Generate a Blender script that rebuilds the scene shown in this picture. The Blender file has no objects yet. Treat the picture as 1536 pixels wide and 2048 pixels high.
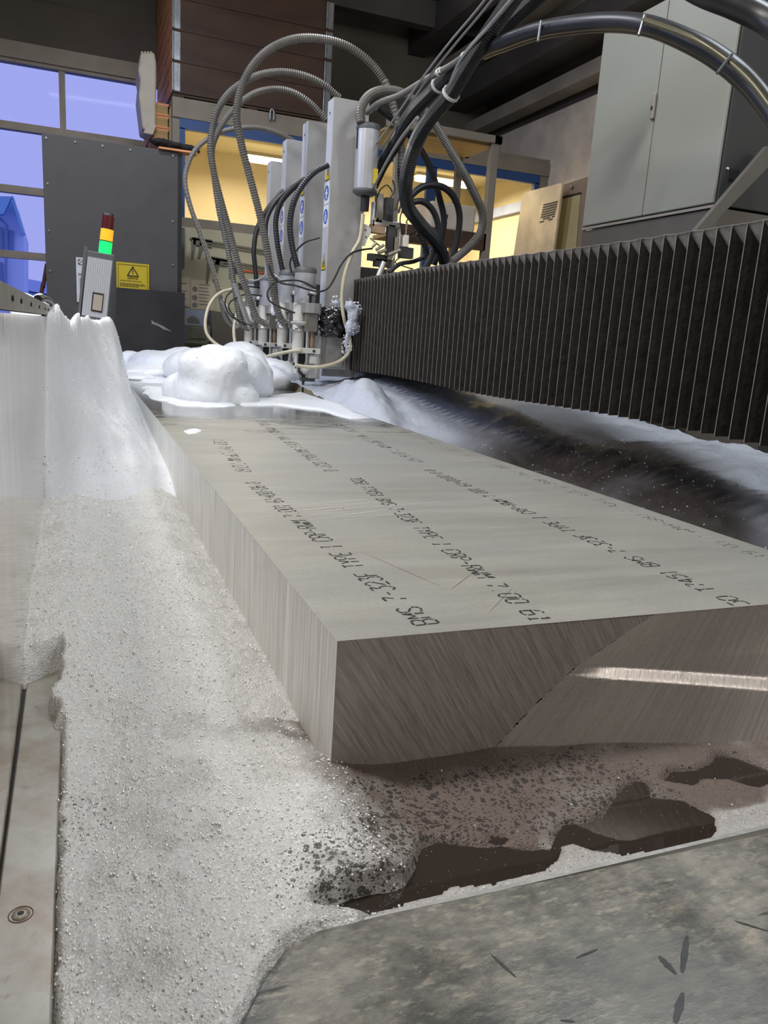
import bpy, bmesh, math, random
import numpy as np
from mathutils import Vector, Matrix
random.seed(7); rng = np.random.default_rng(7)
S = bpy.context.scene
COL = S.collection
PI = math.pi

# ------------------------------------------------------------------ camera, world, lights, exposure
F = 1538.0
R = np.array([[0.93004, 0.02295, -0.36674], [-0.36211, 0.22691, -0.90410], [0.06247, 0.97365, 0.21934]])
CP = np.array([0, 0, 0.583])
cam = bpy.data.cameras.new('camera'); camo = bpy.data.objects.new('camera', cam); COL.objects.link(camo)
cam.sensor_fit = 'HORIZONTAL'; cam.sensor_width = 36; cam.lens = F / 1536 * 36; cam.clip_start = 0.02; cam.clip_end = 200
M4 = Matrix([list(R[0]) + [CP[0]], list(R[1]) + [CP[1]], list(R[2]) + [CP[2]], [0, 0, 0, 1]])
camo.matrix_world = M4
S.camera = camo
S.view_settings.view_transform = 'Standard'; S.view_settings.look = 'None'
S.view_settings.gamma = 1; S.view_settings.use_curve_mapping = False
S.view_settings.exposure = 0.0
S.cycles.max_bounces = 8; S.cycles.transparent_max_bounces = 12
S.cycles.sample_clamp_indirect = 6.0

world = bpy.data.worlds.new('dusk'); S.world = world; world.use_nodes = True
bg = world.node_tree.nodes['Background']; bg.inputs[0].default_value = (0.37, 0.40, 0.86, 1); bg.inputs[1].default_value = 1.0

def area_light(name, loc, target, sx, sy, power, color):
    l = bpy.data.lights.new(name, 'AREA'); l.shape = 'RECTANGLE'; l.size = sx; l.size_y = sy; l.energy = power; l.color = color
    o = bpy.data.objects.new(name, l); COL.objects.link(o); o.location = loc
    d = Vector(target) - Vector(loc)
    o.rotation_euler = d.to_track_quat('-Z', 'Y').to_euler()
    return o
NEUT = (1.0, 0.97, 0.92)
area_light('hall_tube_light', (0.2, 2.6, 4.4), (0.2, 2.6, 0), 0.25, 1.5, 38, NEUT)
area_light('hall_tube_light', (-1.9, 2.4, 4.4), (-0.6, 2.2, 0), 0.25, 1.5, 178, NEUT)  # unseen left tube added to brighten the plate's long side
area_light('hall_tube_light', (3.1, 2.2, 4.4), (3.0, 2.3, 0), 0.25, 1.5, 84, (0.86, 0.93, 1.0))
area_light('hall_tube_light', (0.4, 6.0, 4.4), (0.5, 6.0, 0), 0.25, 1.5, 90, (0.88, 0.93, 1.0))
area_light('hall_tube_light', (0.3, -2.2, 4.0), (0.8, 2.0, 0), 0.25, 1.5, 30, NEUT)
area_light('ceiling_fill_light', (1.0, 7.6, 4.25), (1.0, 8.2, 9), 0.25, 1.5, 24, NEUT)  # unseen upward lights, this and the next, added to brighten the ceiling
area_light('ceiling_fill_light', (4.0, 7.6, 4.25), (4.0, 8.2, 9), 0.25, 1.5, 24, NEUT)
area_light('window_daylight', (-2.6, 5.5, 3.2), (0.3, 4.5, 0.2), 2.6, 1.2, 78, (0.62, 0.70, 1.0))
_l = area_light('added_streak_light', (4.1, -1.65, 2.6), (4.1, 0.9, 0.09), 2.6, 0.10, 48, NEUT)  # unseen tube added to make the streak on the flared face
_l.rotation_euler = (math.radians(45), 0, 0)
area_light('office_lamp_light', (2.10, 9.9, 2.60), (2.1, 9.7, 0), 0.9, 0.2, 68, (1.0, 0.84, 0.58))
area_light('office_lamp_light', (4.35, 9.9, 2.60), (4.3, 9.7, 0), 0.9, 0.2, 68, (1.0, 0.84, 0.58))

def at(px, py, X=None, Y=None, Z=None):
    d = R @ np.array([px - 768.0, -(py - 1024.0), -F])
    if X is not None: t = (X - CP[0]) / d[0]
    elif Y is not None: t = (Y - CP[1]) / d[1]
    else: t = (Z - CP[2]) / d[2]
    return Vector(CP + t * d)

# ------------------------------------------------------------------ materials
def mat(name, col=(0.5, 0.5, 0.5), rough=0.5, metal=0.0, bump=0.0, bscale=40, var=0.0, vscale=6, emis=None, estr=0, stretch=None, spec=None, coat=0):
    m = bpy.data.materials.new(name); m.use_nodes = True
    nt = m.node_tree; N = nt.nodes; L = nt.links; p = N['Principled BSDF']
    p.inputs['Base Color'].default_value = (*col, 1); p.inputs['Roughness'].default_value = rough; p.inputs['Metallic'].default_value = metal
    if spec is not None: p.inputs['Specular IOR Level'].default_value = spec
    if coat: p.inputs['Coat Weight'].default_value = coat; p.inputs['Coat Roughness'].default_value = 0.1
    tc = N.new('ShaderNodeTexCoord'); mp = N.new('ShaderNodeMapping'); L.new(tc.outputs['Object'], mp.inputs[0])
    if stretch: mp.inputs['Scale'].default_value = stretch
    if var:
        n = N.new('ShaderNodeTexNoise'); n.inputs['Scale'].default_value = vscale; n.inputs['Detail'].default_value = 6; L.new(mp.outputs[0], n.inputs['Vector'])
        r = N.new('ShaderNodeMapRange'); r.inputs[1].default_value = 0.3; r.inputs[2].default_value = 0.7
        r.inputs[3].default_value = 1 - var; r.inputs[4].default_value = 1 + var; L.new(n.outputs[0], r.inputs[0])
        mx = N.new('ShaderNodeVectorMath'); mx.operation = 'SCALE'; mx.inputs[0].default_value = col; L.new(r.outputs[0], mx.inputs['Scale'])
        L.new(mx.outputs[0], p.inputs['Base Color'])
    if bump:
        n = N.new('ShaderNodeTexNoise'); n.inputs['Scale'].default_value = bscale; n.inputs['Detail'].default_value = 4; L.new(mp.outputs[0], n.inputs['Vector'])
        b = N.new('ShaderNodeBump'); b.inputs['Strength'].default_value = bump; b.inputs['Distance'].default_value = 0.01
        L.new(n.outputs[0], b.inputs['Height']); L.new(b.outputs[0], p.inputs['Normal'])
    if emis: p.inputs['Emission Color'].default_value = (*emis, 1); p.inputs['Emission Strength'].default_value = estr
    return m

class NT:
    def __init__(s, m): s.m = m; m.use_nodes = True; s.t = m.node_tree; s.N = s.t.nodes; s.L = s.t.links; s.p = s.N['Principled BSDF']
    def n(s, kind, **k):
        x = s.N.new('ShaderNode' + kind)
        for a, v in k.items():
            if a.startswith('i_'): x.inputs[a[2:].replace('_', ' ')].default_value = v
            else: setattr(x, a, v)
        return x
    def l(s, a, b): s.L.new(a, b)
    def math(s, op, a, b=None, clamp=False):
        x = s.N.new('ShaderNodeMath'); x.operation = op; x.use_clamp = clamp
        for i, v in enumerate((a, b)):
            if v is None: continue
            if isinstance(v, (int, float)): x.inputs[i].default_value = v
            else: s.l(v, x.inputs[i])
        return x.outputs[0]
    def mr(s, v, a, b, c=0.0, d=1.0, smooth=False):
        x = s.N.new('ShaderNodeMapRange'); x.inputs[1].default_value = a; x.inputs[2].default_value = b; x.inputs[3].default_value = c; x.inputs[4].default_value = d
        if smooth: x.interpolation_type = 'SMOOTHSTEP'
        s.l(v, x.inputs[0]); return x.outputs[0]
    def mix(s, f, a, b):
        x = s.N.new('ShaderNodeMix'); x.data_type = 'RGBA'
        if isinstance(f, (int, float)): x.inputs[0].default_value = f
        else: s.l(f, x.inputs[0])
        for i, v in ((6, a), (7, b)):
            if isinstance(v, tuple): x.inputs[i].default_value = (*v, 1)
            else: s.l(v, x.inputs[i])
        return x.outputs[2]
    def noise(s, vec, scale, detail=4, rough=0.5):
        x = s.n('TexNoise'); x.inputs['Scale'].default_value = scale; x.inputs['Detail'].default_value = detail; x.inputs['Roughness'].default_value = rough
        s.l(vec, x.inputs['Vector']); return x.outputs[0]
    def vor(s, vec, scale, feature='F1'):
        x = s.n('TexVoronoi'); x.feature = feature; x.inputs['Scale'].default_value = scale; s.l(vec, x.inputs['Vector']); return x

def foam_mat(name, base=(0.80, 0.81, 0.82), speck=1.0, bub=1.0, mud_shade=(0.12, 0.082, 0.062)):
    m = bpy.data.materials.new(name); q = NT(m); p = q.p
    tc = q.n('TexCoord'); V = tc.outputs['Object']
    dirt_shade = q.n('Attribute', attribute_name='dirt_shade').outputs['Fac']
    holes = q.n('Attribute', attribute_name='holes').outputs['Fac']
    grit = q.n('Attribute', attribute_name='grit').outputs['Fac']
    # base foam colour darkened by mud and by shade painted in
    c = q.mix(dirt_shade, base, mud_shade)
    # fine foam grain; the brightest cells are painted glints
    g1 = q.noise(V, 260, 3, 0.7)
    c = q.mix(q.mr(g1, 0.35, 0.65), q.mix(0.16, c, (0.12, 0.11, 0.10)), c)
    vf = q.vor(V, 430); rf = q.n('SeparateColor'); q.l(vf.outputs['Color'], rf.inputs[0])
    fine = q.math('MULTIPLY', q.mr(grit, 0, 0.4), 0.42)
    c = q.mix(q.math('MULTIPLY', fine, rf.outputs[0]), c, q.mix(dirt_shade, (0.34, 0.33, 0.32), (0.06, 0.045, 0.035)))
    c = q.mix(q.math('MULTIPLY', q.mr(rf.outputs[1], 0.93, 0.97), q.math('MULTIPLY', q.mr(grit, 0, 0.4, 0, 0.8), q.mr(dirt_shade, 0.3, 0.8, 1, 0.05))), c, q.mix(q.math('MULTIPLY', dirt_shade, 0.7), (0.93, 0.93, 0.92), (0.3, 0.25, 0.2)))
    # garnet grains
    v1 = q.vor(V, 240); cl = q.noise(V, 11, 6, 0.75)
    sp = q.math('LESS_THAN', v1.outputs['Distance'], 0.30)
    thr = q.mr(cl, 0.50, 0.66, 0.0, 0.85)
    rnd = q.n('SeparateColor'); q.l(v1.outputs['Color'], rnd.inputs[0])
    sel = q.math('LESS_THAN', rnd.outputs[0], q.math('MULTIPLY', thr, q.math('MULTIPLY', grit, speck)))
    c = q.mix(q.math('MULTIPLY', sp, q.math('MULTIPLY', sel, 0.85)), c, (0.07, 0.06, 0.05))
    # open bubbles, several sizes
    hh = None
    for sc, lim in ((62, 0.42), (120, 0.56), (240, 0.62)):
        v = q.vor(V, sc); r2 = q.n('SeparateColor'); q.l(v.outputs['Color'], r2.inputs[0])
        rad = q.math('MULTIPLY', q.math('MULTIPLY', r2.outputs[1], lim), q.math('MULTIPLY', holes, bub))
        d = q.math('SUBTRACT', rad, v.outputs['Distance'])
        k = q.mr(d, 0.0, 0.06)
        hh = k if hh is None else q.math('MAXIMUM', hh, k)
    c = q.mix(q.math('MULTIPLY', hh, 0.85), c, (0.022, 0.017, 0.014))
    q.l(c, p.inputs['Base Color'])
    p.inputs['Roughness'].default_value = 0.42
    p.inputs['Specular IOR Level'].default_value = 0.6
    q.l(q.mr(dirt_shade, 0.3, 0.9, 0.6, 0.08), p.inputs['Coat Weight']); q.l(q.mr(dirt_shade, 0.3, 0.9, 0.6, 0.3), p.inputs['Specular IOR Level']); p.inputs['Coat Roughness'].default_value = 0.12
    # bump
    vb = q.vor(V, 330); b1 = q.n('Bump'); b1.inputs['Strength'].default_value = 0.55; b1.inputs['Distance'].default_value = 0.0022
    hsum = q.math('SUBTRACT', q.math('ADD', vb.outputs['Distance'], g1), hh)
    q.l(hsum, b1.inputs['Height']); q.l(b1.outputs[0], p.inputs['Normal']); 
    b2 = q.n('Bump'); b2.inputs['Strength'].default_value = 1.0; b2.inputs['Distance'].default_value = 0.006
    q.l(hsum, b2.inputs['Height']); q.l(b2.outputs[0], p.inputs['Coat Normal'])
    return m

MT = {}
MT['foam'] = foam_mat('foam_grey_white', base=(0.77, 0.77, 0.755))
MT['foam_clean'] = foam_mat('foam_white', base=(0.90, 0.93, 0.985), speck=0.0)
MT['foam_dark'] = foam_mat('foam_muddy_shaded', base=(0.58, 0.63, 0.74), speck=0.5, mud_shade=(0.030, 0.025, 0.024))
MT['steel_dark'] = mat('dark_steel', (0.06, 0.06, 0.062), 0.5, 0.3, 0.1, 60, 0.2)
MT['grey_panel'] = mat('grey_panel_paint', (0.060, 0.058, 0.060), 0.55, 0, 0.1, 200, 0.08)
MT['black_plate'] = mat('black_sheet', (0.028, 0.026, 0.03), 0.35, 0, 0.1, 30, 0.3, 4)
MT['col_grey'] = mat('column_paint', (0.40, 0.395, 0.395), 0.45, 0, 0.05, 150, 0.06)
MT['col_front'] = mat('column_front_lit', (0.62, 0.64, 0.68), 0.35, 0.2, 0, 0, 0.08, 8)
MT['alu'] = mat('aluminium', (0.62, 0.61, 0.58), 0.32, 0.75, 0.08, 90, 0.1, 12)
MT['alu_white'] = mat('white_plastic', (0.66, 0.65, 0.61), 0.4, 0, 0.05, 60, 0.08, 10)
MT['cyl_silver'] = mat('silver_cylinder', (0.52, 0.53, 0.56), 0.38, 0.35, 0.03, 90, 0.05, 5)
MT['black_plastic'] = mat('black_plastic', (0.02, 0.02, 0.022), 0.4)
MT['black_bag'] = mat('black_bag', (0.012, 0.012, 0.013), 0.16, 0, 0, 0, coat=0.6)
MT['hose_grey'] = mat('grey_hose', (0.155, 0.145, 0.13), 0.45, 0, 0, 0, 0.15, 9)
MT['hose_dark'] = mat('dark_hose', (0.020, 0.021, 0.025), 0.42, 0, 0, 0, 0.2, 9)
MT['hose_steel'] = mat('steel_braid', (0.40, 0.40, 0.40), 0.35, 0.6)
MT['cream_tube'] = mat('cream_tube', (0.66, 0.60, 0.44), 0.35, 0, 0, 0, 0.08, 9)
MT['copper'] = mat('stained_metal', (0.36, 0.25, 0.17), 0.4, 0.5, 0.1, 40, 0.3, 20)
MT['manifold'] = mat('manifold_metal', (0.30, 0.28, 0.25), 0.4, 0.6, 0.1, 60, 0.25, 15)
MT['white_paint'] = mat('white_sticker', (0.75, 0.77, 0.80), 0.4)
MT['blue'] = mat('blue_sticker', (0.03, 0.09, 0.50), 0.4)
MT['yellow'] = mat('yellow_sticker', (0.80, 0.58, 0.02), 0.4)
MT['yellow_sign'] = mat('yellow_sign', (0.50, 0.38, 0.015), 0.45, 0, 0, 0, 0.06, 3)
MT['ink'] = mat('black_ink', (0.012, 0.011, 0.010), 0.6)
MT['ink_soft'] = mat('faded_ink', (0.10, 0.07, 0.02), 0.6)
MT['wall'] = mat('whitewashed_wall', (0.62, 0.56, 0.50), 0.85, 0, 0.5, 18, 0.18, 3)
MT['wall_dark'] = mat('dark_hall_sheet', (0.17, 0.155, 0.135), 0.8, 0, 0.1, 20, 0.2, 1)
MT['lintel'] = mat('lintel_paint', (0.15, 0.13, 0.11), 0.7, 0, 0.1, 20, 0.1, 2)
MT['ceil'] = mat('ceiling_sheet', (0.40, 0.37, 0.33), 0.85, 0, 0.1, 8, 0.25, 0.8)
MT['beam'] = mat('beam_paint', (0.07, 0.065, 0.065), 0.6, 0, 0, 0, 0.2, 2)
MT['beam_light'] = mat('beam_light_paint', (0.30, 0.27, 0.24), 0.7, 0, 0, 0, 0.2, 2)
MT['floor'] = mat('concrete_floor', (0.12, 0.115, 0.11), 0.7, 0, 0.2, 20, 0.3, 2)
MT['win_frame'] = mat('window_frame_metal', (0.32, 0.28, 0.24), 0.5, 0.3, 0, 0, 0.1, 5)
MT['office_frame'] = mat('office_fascia', (0.22, 0.195, 0.155), 0.6, 0, 0.1, 30, 0.1, 4)
MT['office_blue'] = mat('office_blue_frame', (0.015, 0.06, 0.20), 0.4, 0, 0, 0, 0.1, 4)
MT['office_wall'] = mat('office_cream_wall', (0.74, 0.64, 0.42), 0.8, 0, 0.05, 30, 0.04, 1)
MT['office_ceil'] = mat('office_ceiling', (0.80, 0.72, 0.50), 0.8, 0, 0, 0, 0.03, 1)
MT['pegboard'] = mat('pegboard_paint', (0.50, 0.47, 0.33), 0.6, 0, 0, 0, 0.06, 3)
MT['lamp'] = mat('lit_tube', (1, 1, 1), 0.5, emis=(1.0, 0.86, 0.5), estr=7)
MT['wood'] = mat('orange_wood', (0.72, 0.31, 0.14), 0.65, 0, 0.2, 20, 0.3, 4, stretch=(1, 1, 6))
MT['wood_dark'] = mat('dark_brown_board', (0.055, 0.025, 0.014), 0.6, 0, 0.1, 20, 0.45, 2, stretch=(0.6, 1, 2.5))
MT['wood_pale'] = mat('pale_board', (0.40, 0.26, 0.10), 0.65, 0, 0.1, 20, 0.2, 5, stretch=(0.6, 4, 4))
MT['galv'] = mat('galvanised', (0.25, 0.27, 0.29), 0.35, 0.7, 0.1, 40, 0.25, 12)
MT['canister'] = mat('white_canister', (0.50, 0.45, 0.38), 0.5, 0, 0.1, 20, 0.1, 6)
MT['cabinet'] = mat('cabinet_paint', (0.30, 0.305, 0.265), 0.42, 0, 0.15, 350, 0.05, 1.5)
MT['cabinet_side'] = mat('cabinet_side_dark', (0.03, 0.033, 0.032), 0.5, 0, 0.1, 350, 0.05, 2)  # side coloured far darker than the doors
MT['plinth'] = mat('plinth_metal', (0.13, 0.12, 0.105), 0.45, 0.3, 0, 0, 0.1, 3)
MT['handle'] = mat('handle_metal', (0.45, 0.42, 0.36), 0.35, 0.5)
MT['sheet_metal'] = mat('leaning_sheet', (0.66, 0.54, 0.36), 0.38, 0.45, 0.1, 12, 0.2, 5)
MT['brown_frame'] = mat('brown_frame', (0.18, 0.13, 0.09), 0.5, 0, 0, 0, 0.1, 4)
MT['pane_cream'] = mat('reflecting_pane', (0.34, 0.29, 0.16), 0.25, 0.1, 0, 0, 0.2, 2)
MT['bellow'] = mat('bellows_fabric', (0.026, 0.022, 0.020), 0.7, 0, 0.25, 60, 0.35, 30, spec=0.25)
MT['bellow_edge'] = mat('bellows_edge', (0.26, 0.24, 0.225), 0.45, 0, 0, 0, 0.25, 20)
MT['bellow_flap'] = mat('bellows_flap', (0.24, 0.22, 0.21), 0.42, 0, 0.2, 50, 0.35, 20)
MT['fur'] = mat('black_rag', (0.012, 0.011, 0.012), 0.9, 0, 0.8, 60)
MT['tower_rib'] = mat('ribbed_aluminium', (0.60, 0.61, 0.64), 0.4, 0.3)
MT['tower_frame'] = mat('tower_frame', (0.11, 0.12, 0.125), 0.45)
MT['beige'] = mat('beige_key', (0.42, 0.36, 0.29), 0.5)
MT['lens_red'] = mat('red_lens', (0.10, 0.012, 0.012), 0.25)
MT['lens_amber'] = mat('amber_lens', (0.8, 0.4, 0.02), 0.3, emis=(0.85, 0.42, 0.02), estr=0.75)
MT['lens_green'] = mat('green_lens', (0.02, 0.8, 0.2), 0.3, emis=(0.0, 0.75, 0.10), estr=1.0)
MT['paper'] = mat('poster_paper', (0.66, 0.58, 0.44), 0.7, 0, 0, 0, 0.04, 3)
MT['paper_blue'] = mat('poster_blue', (0.42, 0.48, 0.68), 0.6, 0, 0, 0, 0.15, 3)
MT['poster_ink'] = mat('poster_grey_ink', (0.25, 0.22, 0.22), 0.7)
MT['olive'] = mat('olive_box', (0.13, 0.135, 0.10), 0.5, 0, 0, 0, 0.2, 8)
MT['red'] = mat('red_scale', (0.55, 0.12, 0.05), 0.5)
MT['tool'] = mat('tool_steel', (0.20, 0.19, 0.16), 0.4, 0.6)
MT['house'] = mat('blue_house', (0.62, 0.74, 0.98), 0.8)
MT['house_roof'] = mat('blue_house_roof', (0.25, 0.50, 0.75), 0.7)
MT['house_dark'] = mat('house_window', (0.20, 0.28, 0.52), 0.5)
MT['rust'] = mat('rust_steel', (0.12, 0.05, 0.03), 0.7)
MT['rail'] = mat('side_rail', (0.10, 0.098, 0.09), 0.35, 0.6, 0.1, 30, 0.2, 8)
MT['gap'] = mat('rubber_black', (0.008, 0.008, 0.008), 0.6)

def glass(name, tint=(0.95, 0.97, 1.0), gl=0.06):
    m = bpy.data.materials.new(name); q = NT(m); N = q.N
    tr = q.n('BsdfTransparent'); tr.inputs[0].default_value = (*tint, 1)
    g = q.n('BsdfGlossy'); g.inputs['Roughness'].default_value = 0.03
    fr = q.n('LayerWeight'); fr.inputs[0].default_value = 0.15
    mx = q.n('MixShader'); q.l(q.math('MULTIPLY', fr.outputs['Fresnel'], gl, True), mx.inputs[0]); q.l(tr.outputs[0], mx.inputs[1]); q.l(g.outputs[0], mx.inputs[2])
    q.l(mx.outputs[0], N['Material Output'].inputs[0]); return m
MT['glass'] = glass('window_glass', gl=0.25); MT['bubble'] = glass('bubble_film', (0.96, 0.96, 0.96), 0.09)

def m_block_top():
    m = mat('mill_finish_top'); q = NT(m); p = q.p; V = q.n('TexCoord').outputs['Object']
    mp = q.n('Mapping'); mp.inputs['Scale'].default_value = (0.8, 5, 1); q.l(V, mp.inputs[0])
    n1 = q.noise(mp.outputs[0], 2.2, 8, 0.65); n2 = q.noise(V, 1.6, 5, 0.6); n3 = q.noise(V, 150, 2)
    c = q.mix(q.mr(n1, 0.3, 0.7), (0.29, 0.275, 0.24), (0.43, 0.415, 0.36))
    c = q.mix(q.mr(n2, 0.42, 0.7), c, (0.34, 0.34, 0.32))
    c = q.mix(q.mr(n3, 0.3, 0.75, 0, 0.35), c, (0.25, 0.24, 0.22))
    q.l(c, p.inputs['Base Color']); p.inputs['Metallic'].default_value = 0.35
    sx = q.n('SeparateXYZ'); q.l(V, sx.inputs[0])
    mp2 = q.n('Mapping'); mp2.inputs['Scale'].default_value = (1.2, 3.2, 1); q.l(V, mp2.inputs[0])
    w = q.math('ADD', q.math('ADD', sx.outputs[1], 4.6), q.math('MULTIPLY', q.math('SUBTRACT', q.noise(mp2.outputs[0], 3.0, 7, 0.7), 0.5), 2.4))
    wet = q.mr(w, 3.25, 3.7)
    q.l(q.math('ADD', q.mr(wet, 0, 1, 0.42, 0.06), q.math('MULTIPLY', n1, 0.10)), p.inputs['Roughness'])
    q.l(q.mix(wet, c, q.mix(0.65, c, (0.10, 0.10, 0.095))), p.inputs['Base Color'])
    b = q.n('Bump'); b.inputs['Strength'].default_value = 0.12; b.inputs['Distance'].default_value = 0.004
    q.l(q.math('MULTIPLY', n1, q.mr(wet, 0, 1, 1, 0.4)), b.inputs['Height']); q.l(b.outputs[0], p.inputs['Normal']); return m
MT['block_top'] = m_block_top()

def m_striated(name, a, b, rot, scale, metal, rough, bstr, nscale=1.0):
    m = mat(name); q = NT(m); p = q.p; V = q.n('TexCoord').outputs['Object']
    mp = q.n('Mapping'); mp.inputs['Rotation'].default_value = rot; q.l(V, mp.inputs[0])
    mp2 = q.n('Mapping'); mp2.inputs['Scale'].default_value = scale; q.l(mp.outputs[0], mp2.inputs[0])
    n1 = q.noise(mp2.outputs[0], nscale, 6, 0.75); n2 = q.noise(mp2.outputs[0], nscale * 0.25, 3)
    c = q.mix(q.mr(n1, 0.36, 0.64), a, b); c = q.mix(q.mr(n2, 0.35, 0.7, 0, 0.35), c, a)
    q.l(c, p.inputs['Base Color']); p.inputs['Metallic'].default_value = metal
    q.l(q.mr(n1, 0.3, 0.7, rough * 0.8, rough * 1.25), p.inputs['Roughness'])
    bb = q.n('Bump'); bb.inputs['Strength'].default_value = bstr; bb.inputs['Distance'].default_value = 0.002
    q.l(n1, bb.inputs['Height']); q.l(bb.outputs[0], p.inputs['Normal']); return m
MT['block_side'] = m_striated('waterjet_cut_side', (0.46, 0.45, 0.43), (0.88, 0.875, 0.85), (0, 0, 0), (1, 130, 5), 0.08, 0.45, 0.5)  # paler than the front: light reflected from the foam put into the colour
MT['block_front'] = m_striated('waterjet_cut_front', (0.30, 0.26, 0.24), (0.55, 0.50, 0.47), (0, math.radians(32), 0), (240, 1, 12), 0.30, 0.42, 0.9)
MT['block_flare'] = m_striated('waterjet_cut_flare', (0.60, 0.54, 0.50), (0.68, 0.62, 0.58), (0, math.radians(-38), 0), (260, 1, 4), 0.70, 0.27, 0.35)

def m_slab():
    m = mat('wet_support_plate'); q = NT(m); p = q.p; V = q.n('TexCoord').outputs['Object']
    mp = q.n('Mapping'); mp.inputs['Rotation'].default_value = (0, 0, -0.6); mp.inputs['Scale'].default_value = (1, 2.6, 1); q.l(V, mp.inputs[0])
    n1 = q.noise(V, 6, 8, 0.7); n2 = q.noise(mp.outputs[0], 38, 5, 0.7); n3 = q.noise(V, 2.6, 4); n5 = q.noise(mp.outputs[0], 17, 8, 0.78)
    c = q.mix(q.mr(n1, 0.38, 0.62), (0.115, 0.117, 0.107), (0.25, 0.238, 0.205))
    c = q.mix(q.mr(n5, 0.50, 0.68, 0, 0.75), c, (0.36, 0.32, 0.26))
    c = q.mix(q.mr(n5, 0.50, 0.36, 0, 0.5), c, (0.07, 0.07, 0.068))
    c = q.mix(q.mr(n2, 0.54, 0.66, 0, 0.7), c, (0.40, 0.36, 0.29))
    v = q.vor(mp.outputs[0], 45); c = q.mix(q.math('MULTIPLY', q.math('LESS_THAN', v.outputs['Distance'], 0.2), q.mr(n1, 0.4, 0.6, 0, 0.4)), c, (0.33, 0.28, 0.20))
    c = q.mix(q.mr(n3, 0.55, 0.62, 0, 0.6), c, (0.085, 0.092, 0.088))
    # dark worn streaks
    vs = q.n('Mapping'); vs.inputs['Rotation'].default_value = (0, 0, 0.9); vs.inputs['Scale'].default_value = (1.5, 14, 1); q.l(V, vs.inputs[0])
    n4 = q.noise(vs.outputs[0], 4.0, 3, 0.4); c = q.mix(q.mr(n4, 0.69, 0.74, 0, 0.85), c, (0.025, 0.025, 0.025))
    q.l(c, p.inputs['Base Color']); p.inputs['Metallic'].default_value = 0.25
    q.l(q.mr(n1, 0.35, 0.65, 0.16, 0.45), p.inputs['Roughness'])
    b = q.n('Bump'); b.inputs['Strength'].default_value = 0.25; b.inputs['Distance'].default_value = 0.002
    q.l(n2, b.inputs['Height']); q.l(b.outputs[0], p.inputs['Normal']); return m
MT['slab'] = m_slab()

MT['worn'] = mat('dark_wear', (0.035, 0.035, 0.034), 0.4, 0, 0, 0, 0.3, 60)
def m_ledge():
    m = mat('stained_ledge'); q = NT(m); p = q.p; V = q.n('TexCoord').outputs['Object']
    n1 = q.noise(V, 7, 7, 0.65); n2 = q.noise(V, 40, 4)
    c = q.mix(q.mr(n1, 0.42, 0.66), (0.36, 0.35, 0.31), (0.22, 0.17, 0.12))
    c = q.mix(q.mr(n2, 0.62, 0.75, 0, 0.6), c, (0.13, 0.09, 0.06))
    q.l(c, p.inputs['Base Color']); p.inputs['Metallic'].default_value = 0.15; p.inputs['Roughness'].default_value = 0.32; return m
MT['ledge'] = m_ledge()

def m_guard():
    m = mat('stainless_guard'); q = NT(m); p = q.p; V = q.n('TexCoord').outputs['Object']
    mp = q.n('Mapping'); mp.inputs['Scale'].default_value = (1, 6, 1.5); q.l(V, mp.inputs[0])
    n1 = q.noise(mp.outputs[0], 3, 6, 0.6); n2 = q.noise(V, 60, 3)
    c = q.mix(q.mr(n1, 0.35, 0.7), (0.40, 0.30, 0.21), (0.74, 0.69, 0.63)); sz = q.n('SeparateXYZ'); q.l(V, sz.inputs[0]); mv = q.n('Mapping'); mv.inputs['Scale'].default_value = (1, 5, 0.8); q.l(V, mv.inputs[0])  # brown streaks and tan top paint warm reflections into the steel
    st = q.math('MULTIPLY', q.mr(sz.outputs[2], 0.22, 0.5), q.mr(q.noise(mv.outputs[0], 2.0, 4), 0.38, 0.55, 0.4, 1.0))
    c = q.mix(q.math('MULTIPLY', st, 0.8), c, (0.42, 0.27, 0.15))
    q.l(c, p.inputs['Base Color'])
    p.inputs['Metallic'].default_value = 1.0; q.l(q.mr(n1, 0.3, 0.7, 0.03, 0.10), p.inputs['Roughness'])
    b = q.n('Bump'); b.inputs['Strength'].default_value = 0.03; b.inputs['Distance'].default_value = 0.02
    q.l(n1, b.inputs['Height']); q.l(b.outputs[0], p.inputs['Normal']); return m
MT['guard'] = m_guard()
MT['guard_rim'] = mat('guard_rim_steel', (0.42, 0.39, 0.34), 0.4, 0.5, 0.1, 60, 0.2, 12)

def m_water():
    m = mat('muddy_water', (0.018, 0.014, 0.011), 0.03); q = NT(m); p = q.p; p.inputs['Specular IOR Level'].default_value = 0.5
    V = q.n('TexCoord').outputs['Object']; n = q.noise(V, 9, 3)
    b = q.n('Bump'); b.inputs['Strength'].default_value = 0.15; b.inputs['Distance'].default_value = 0.004; q.l(n, b.inputs['Height']); q.l(b.outputs[0], p.inputs['Normal'])
    v = q.vor(V, 220); r = q.n('SeparateColor'); q.l(v.outputs['Color'], r.inputs[0])
    s = q.math('MULTIPLY', q.math('LESS_THAN', v.outputs['Distance'], 0.16), q.math('LESS_THAN', r.outputs[0], 0.12))
    q.l(q.mix(s, (0.030, 0.022, 0.018), (0.25, 0.22, 0.2)), p.inputs['Base Color']); return m
MT['water'] = m_water()

# ------------------------------------------------------------------ mesh helpers
def link(name, me, m=None, parent=None):
    o = bpy.data.objects.new(name, me); COL.objects.link(o)
    if m is not None:
        me.materials.clear() if hasattr(me, 'materials') else None
        me.materials.append(MT[m] if isinstance(m, str) else m)
    if parent is not None: o.parent = parent
    return o

def tag(o, label=None, cat=None, group=None, kind=None):
    if label: o['label'] = label
    if cat: o['category'] = cat
    if group: o['group'] = group
    if kind: o['kind'] = kind
    return o

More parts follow.
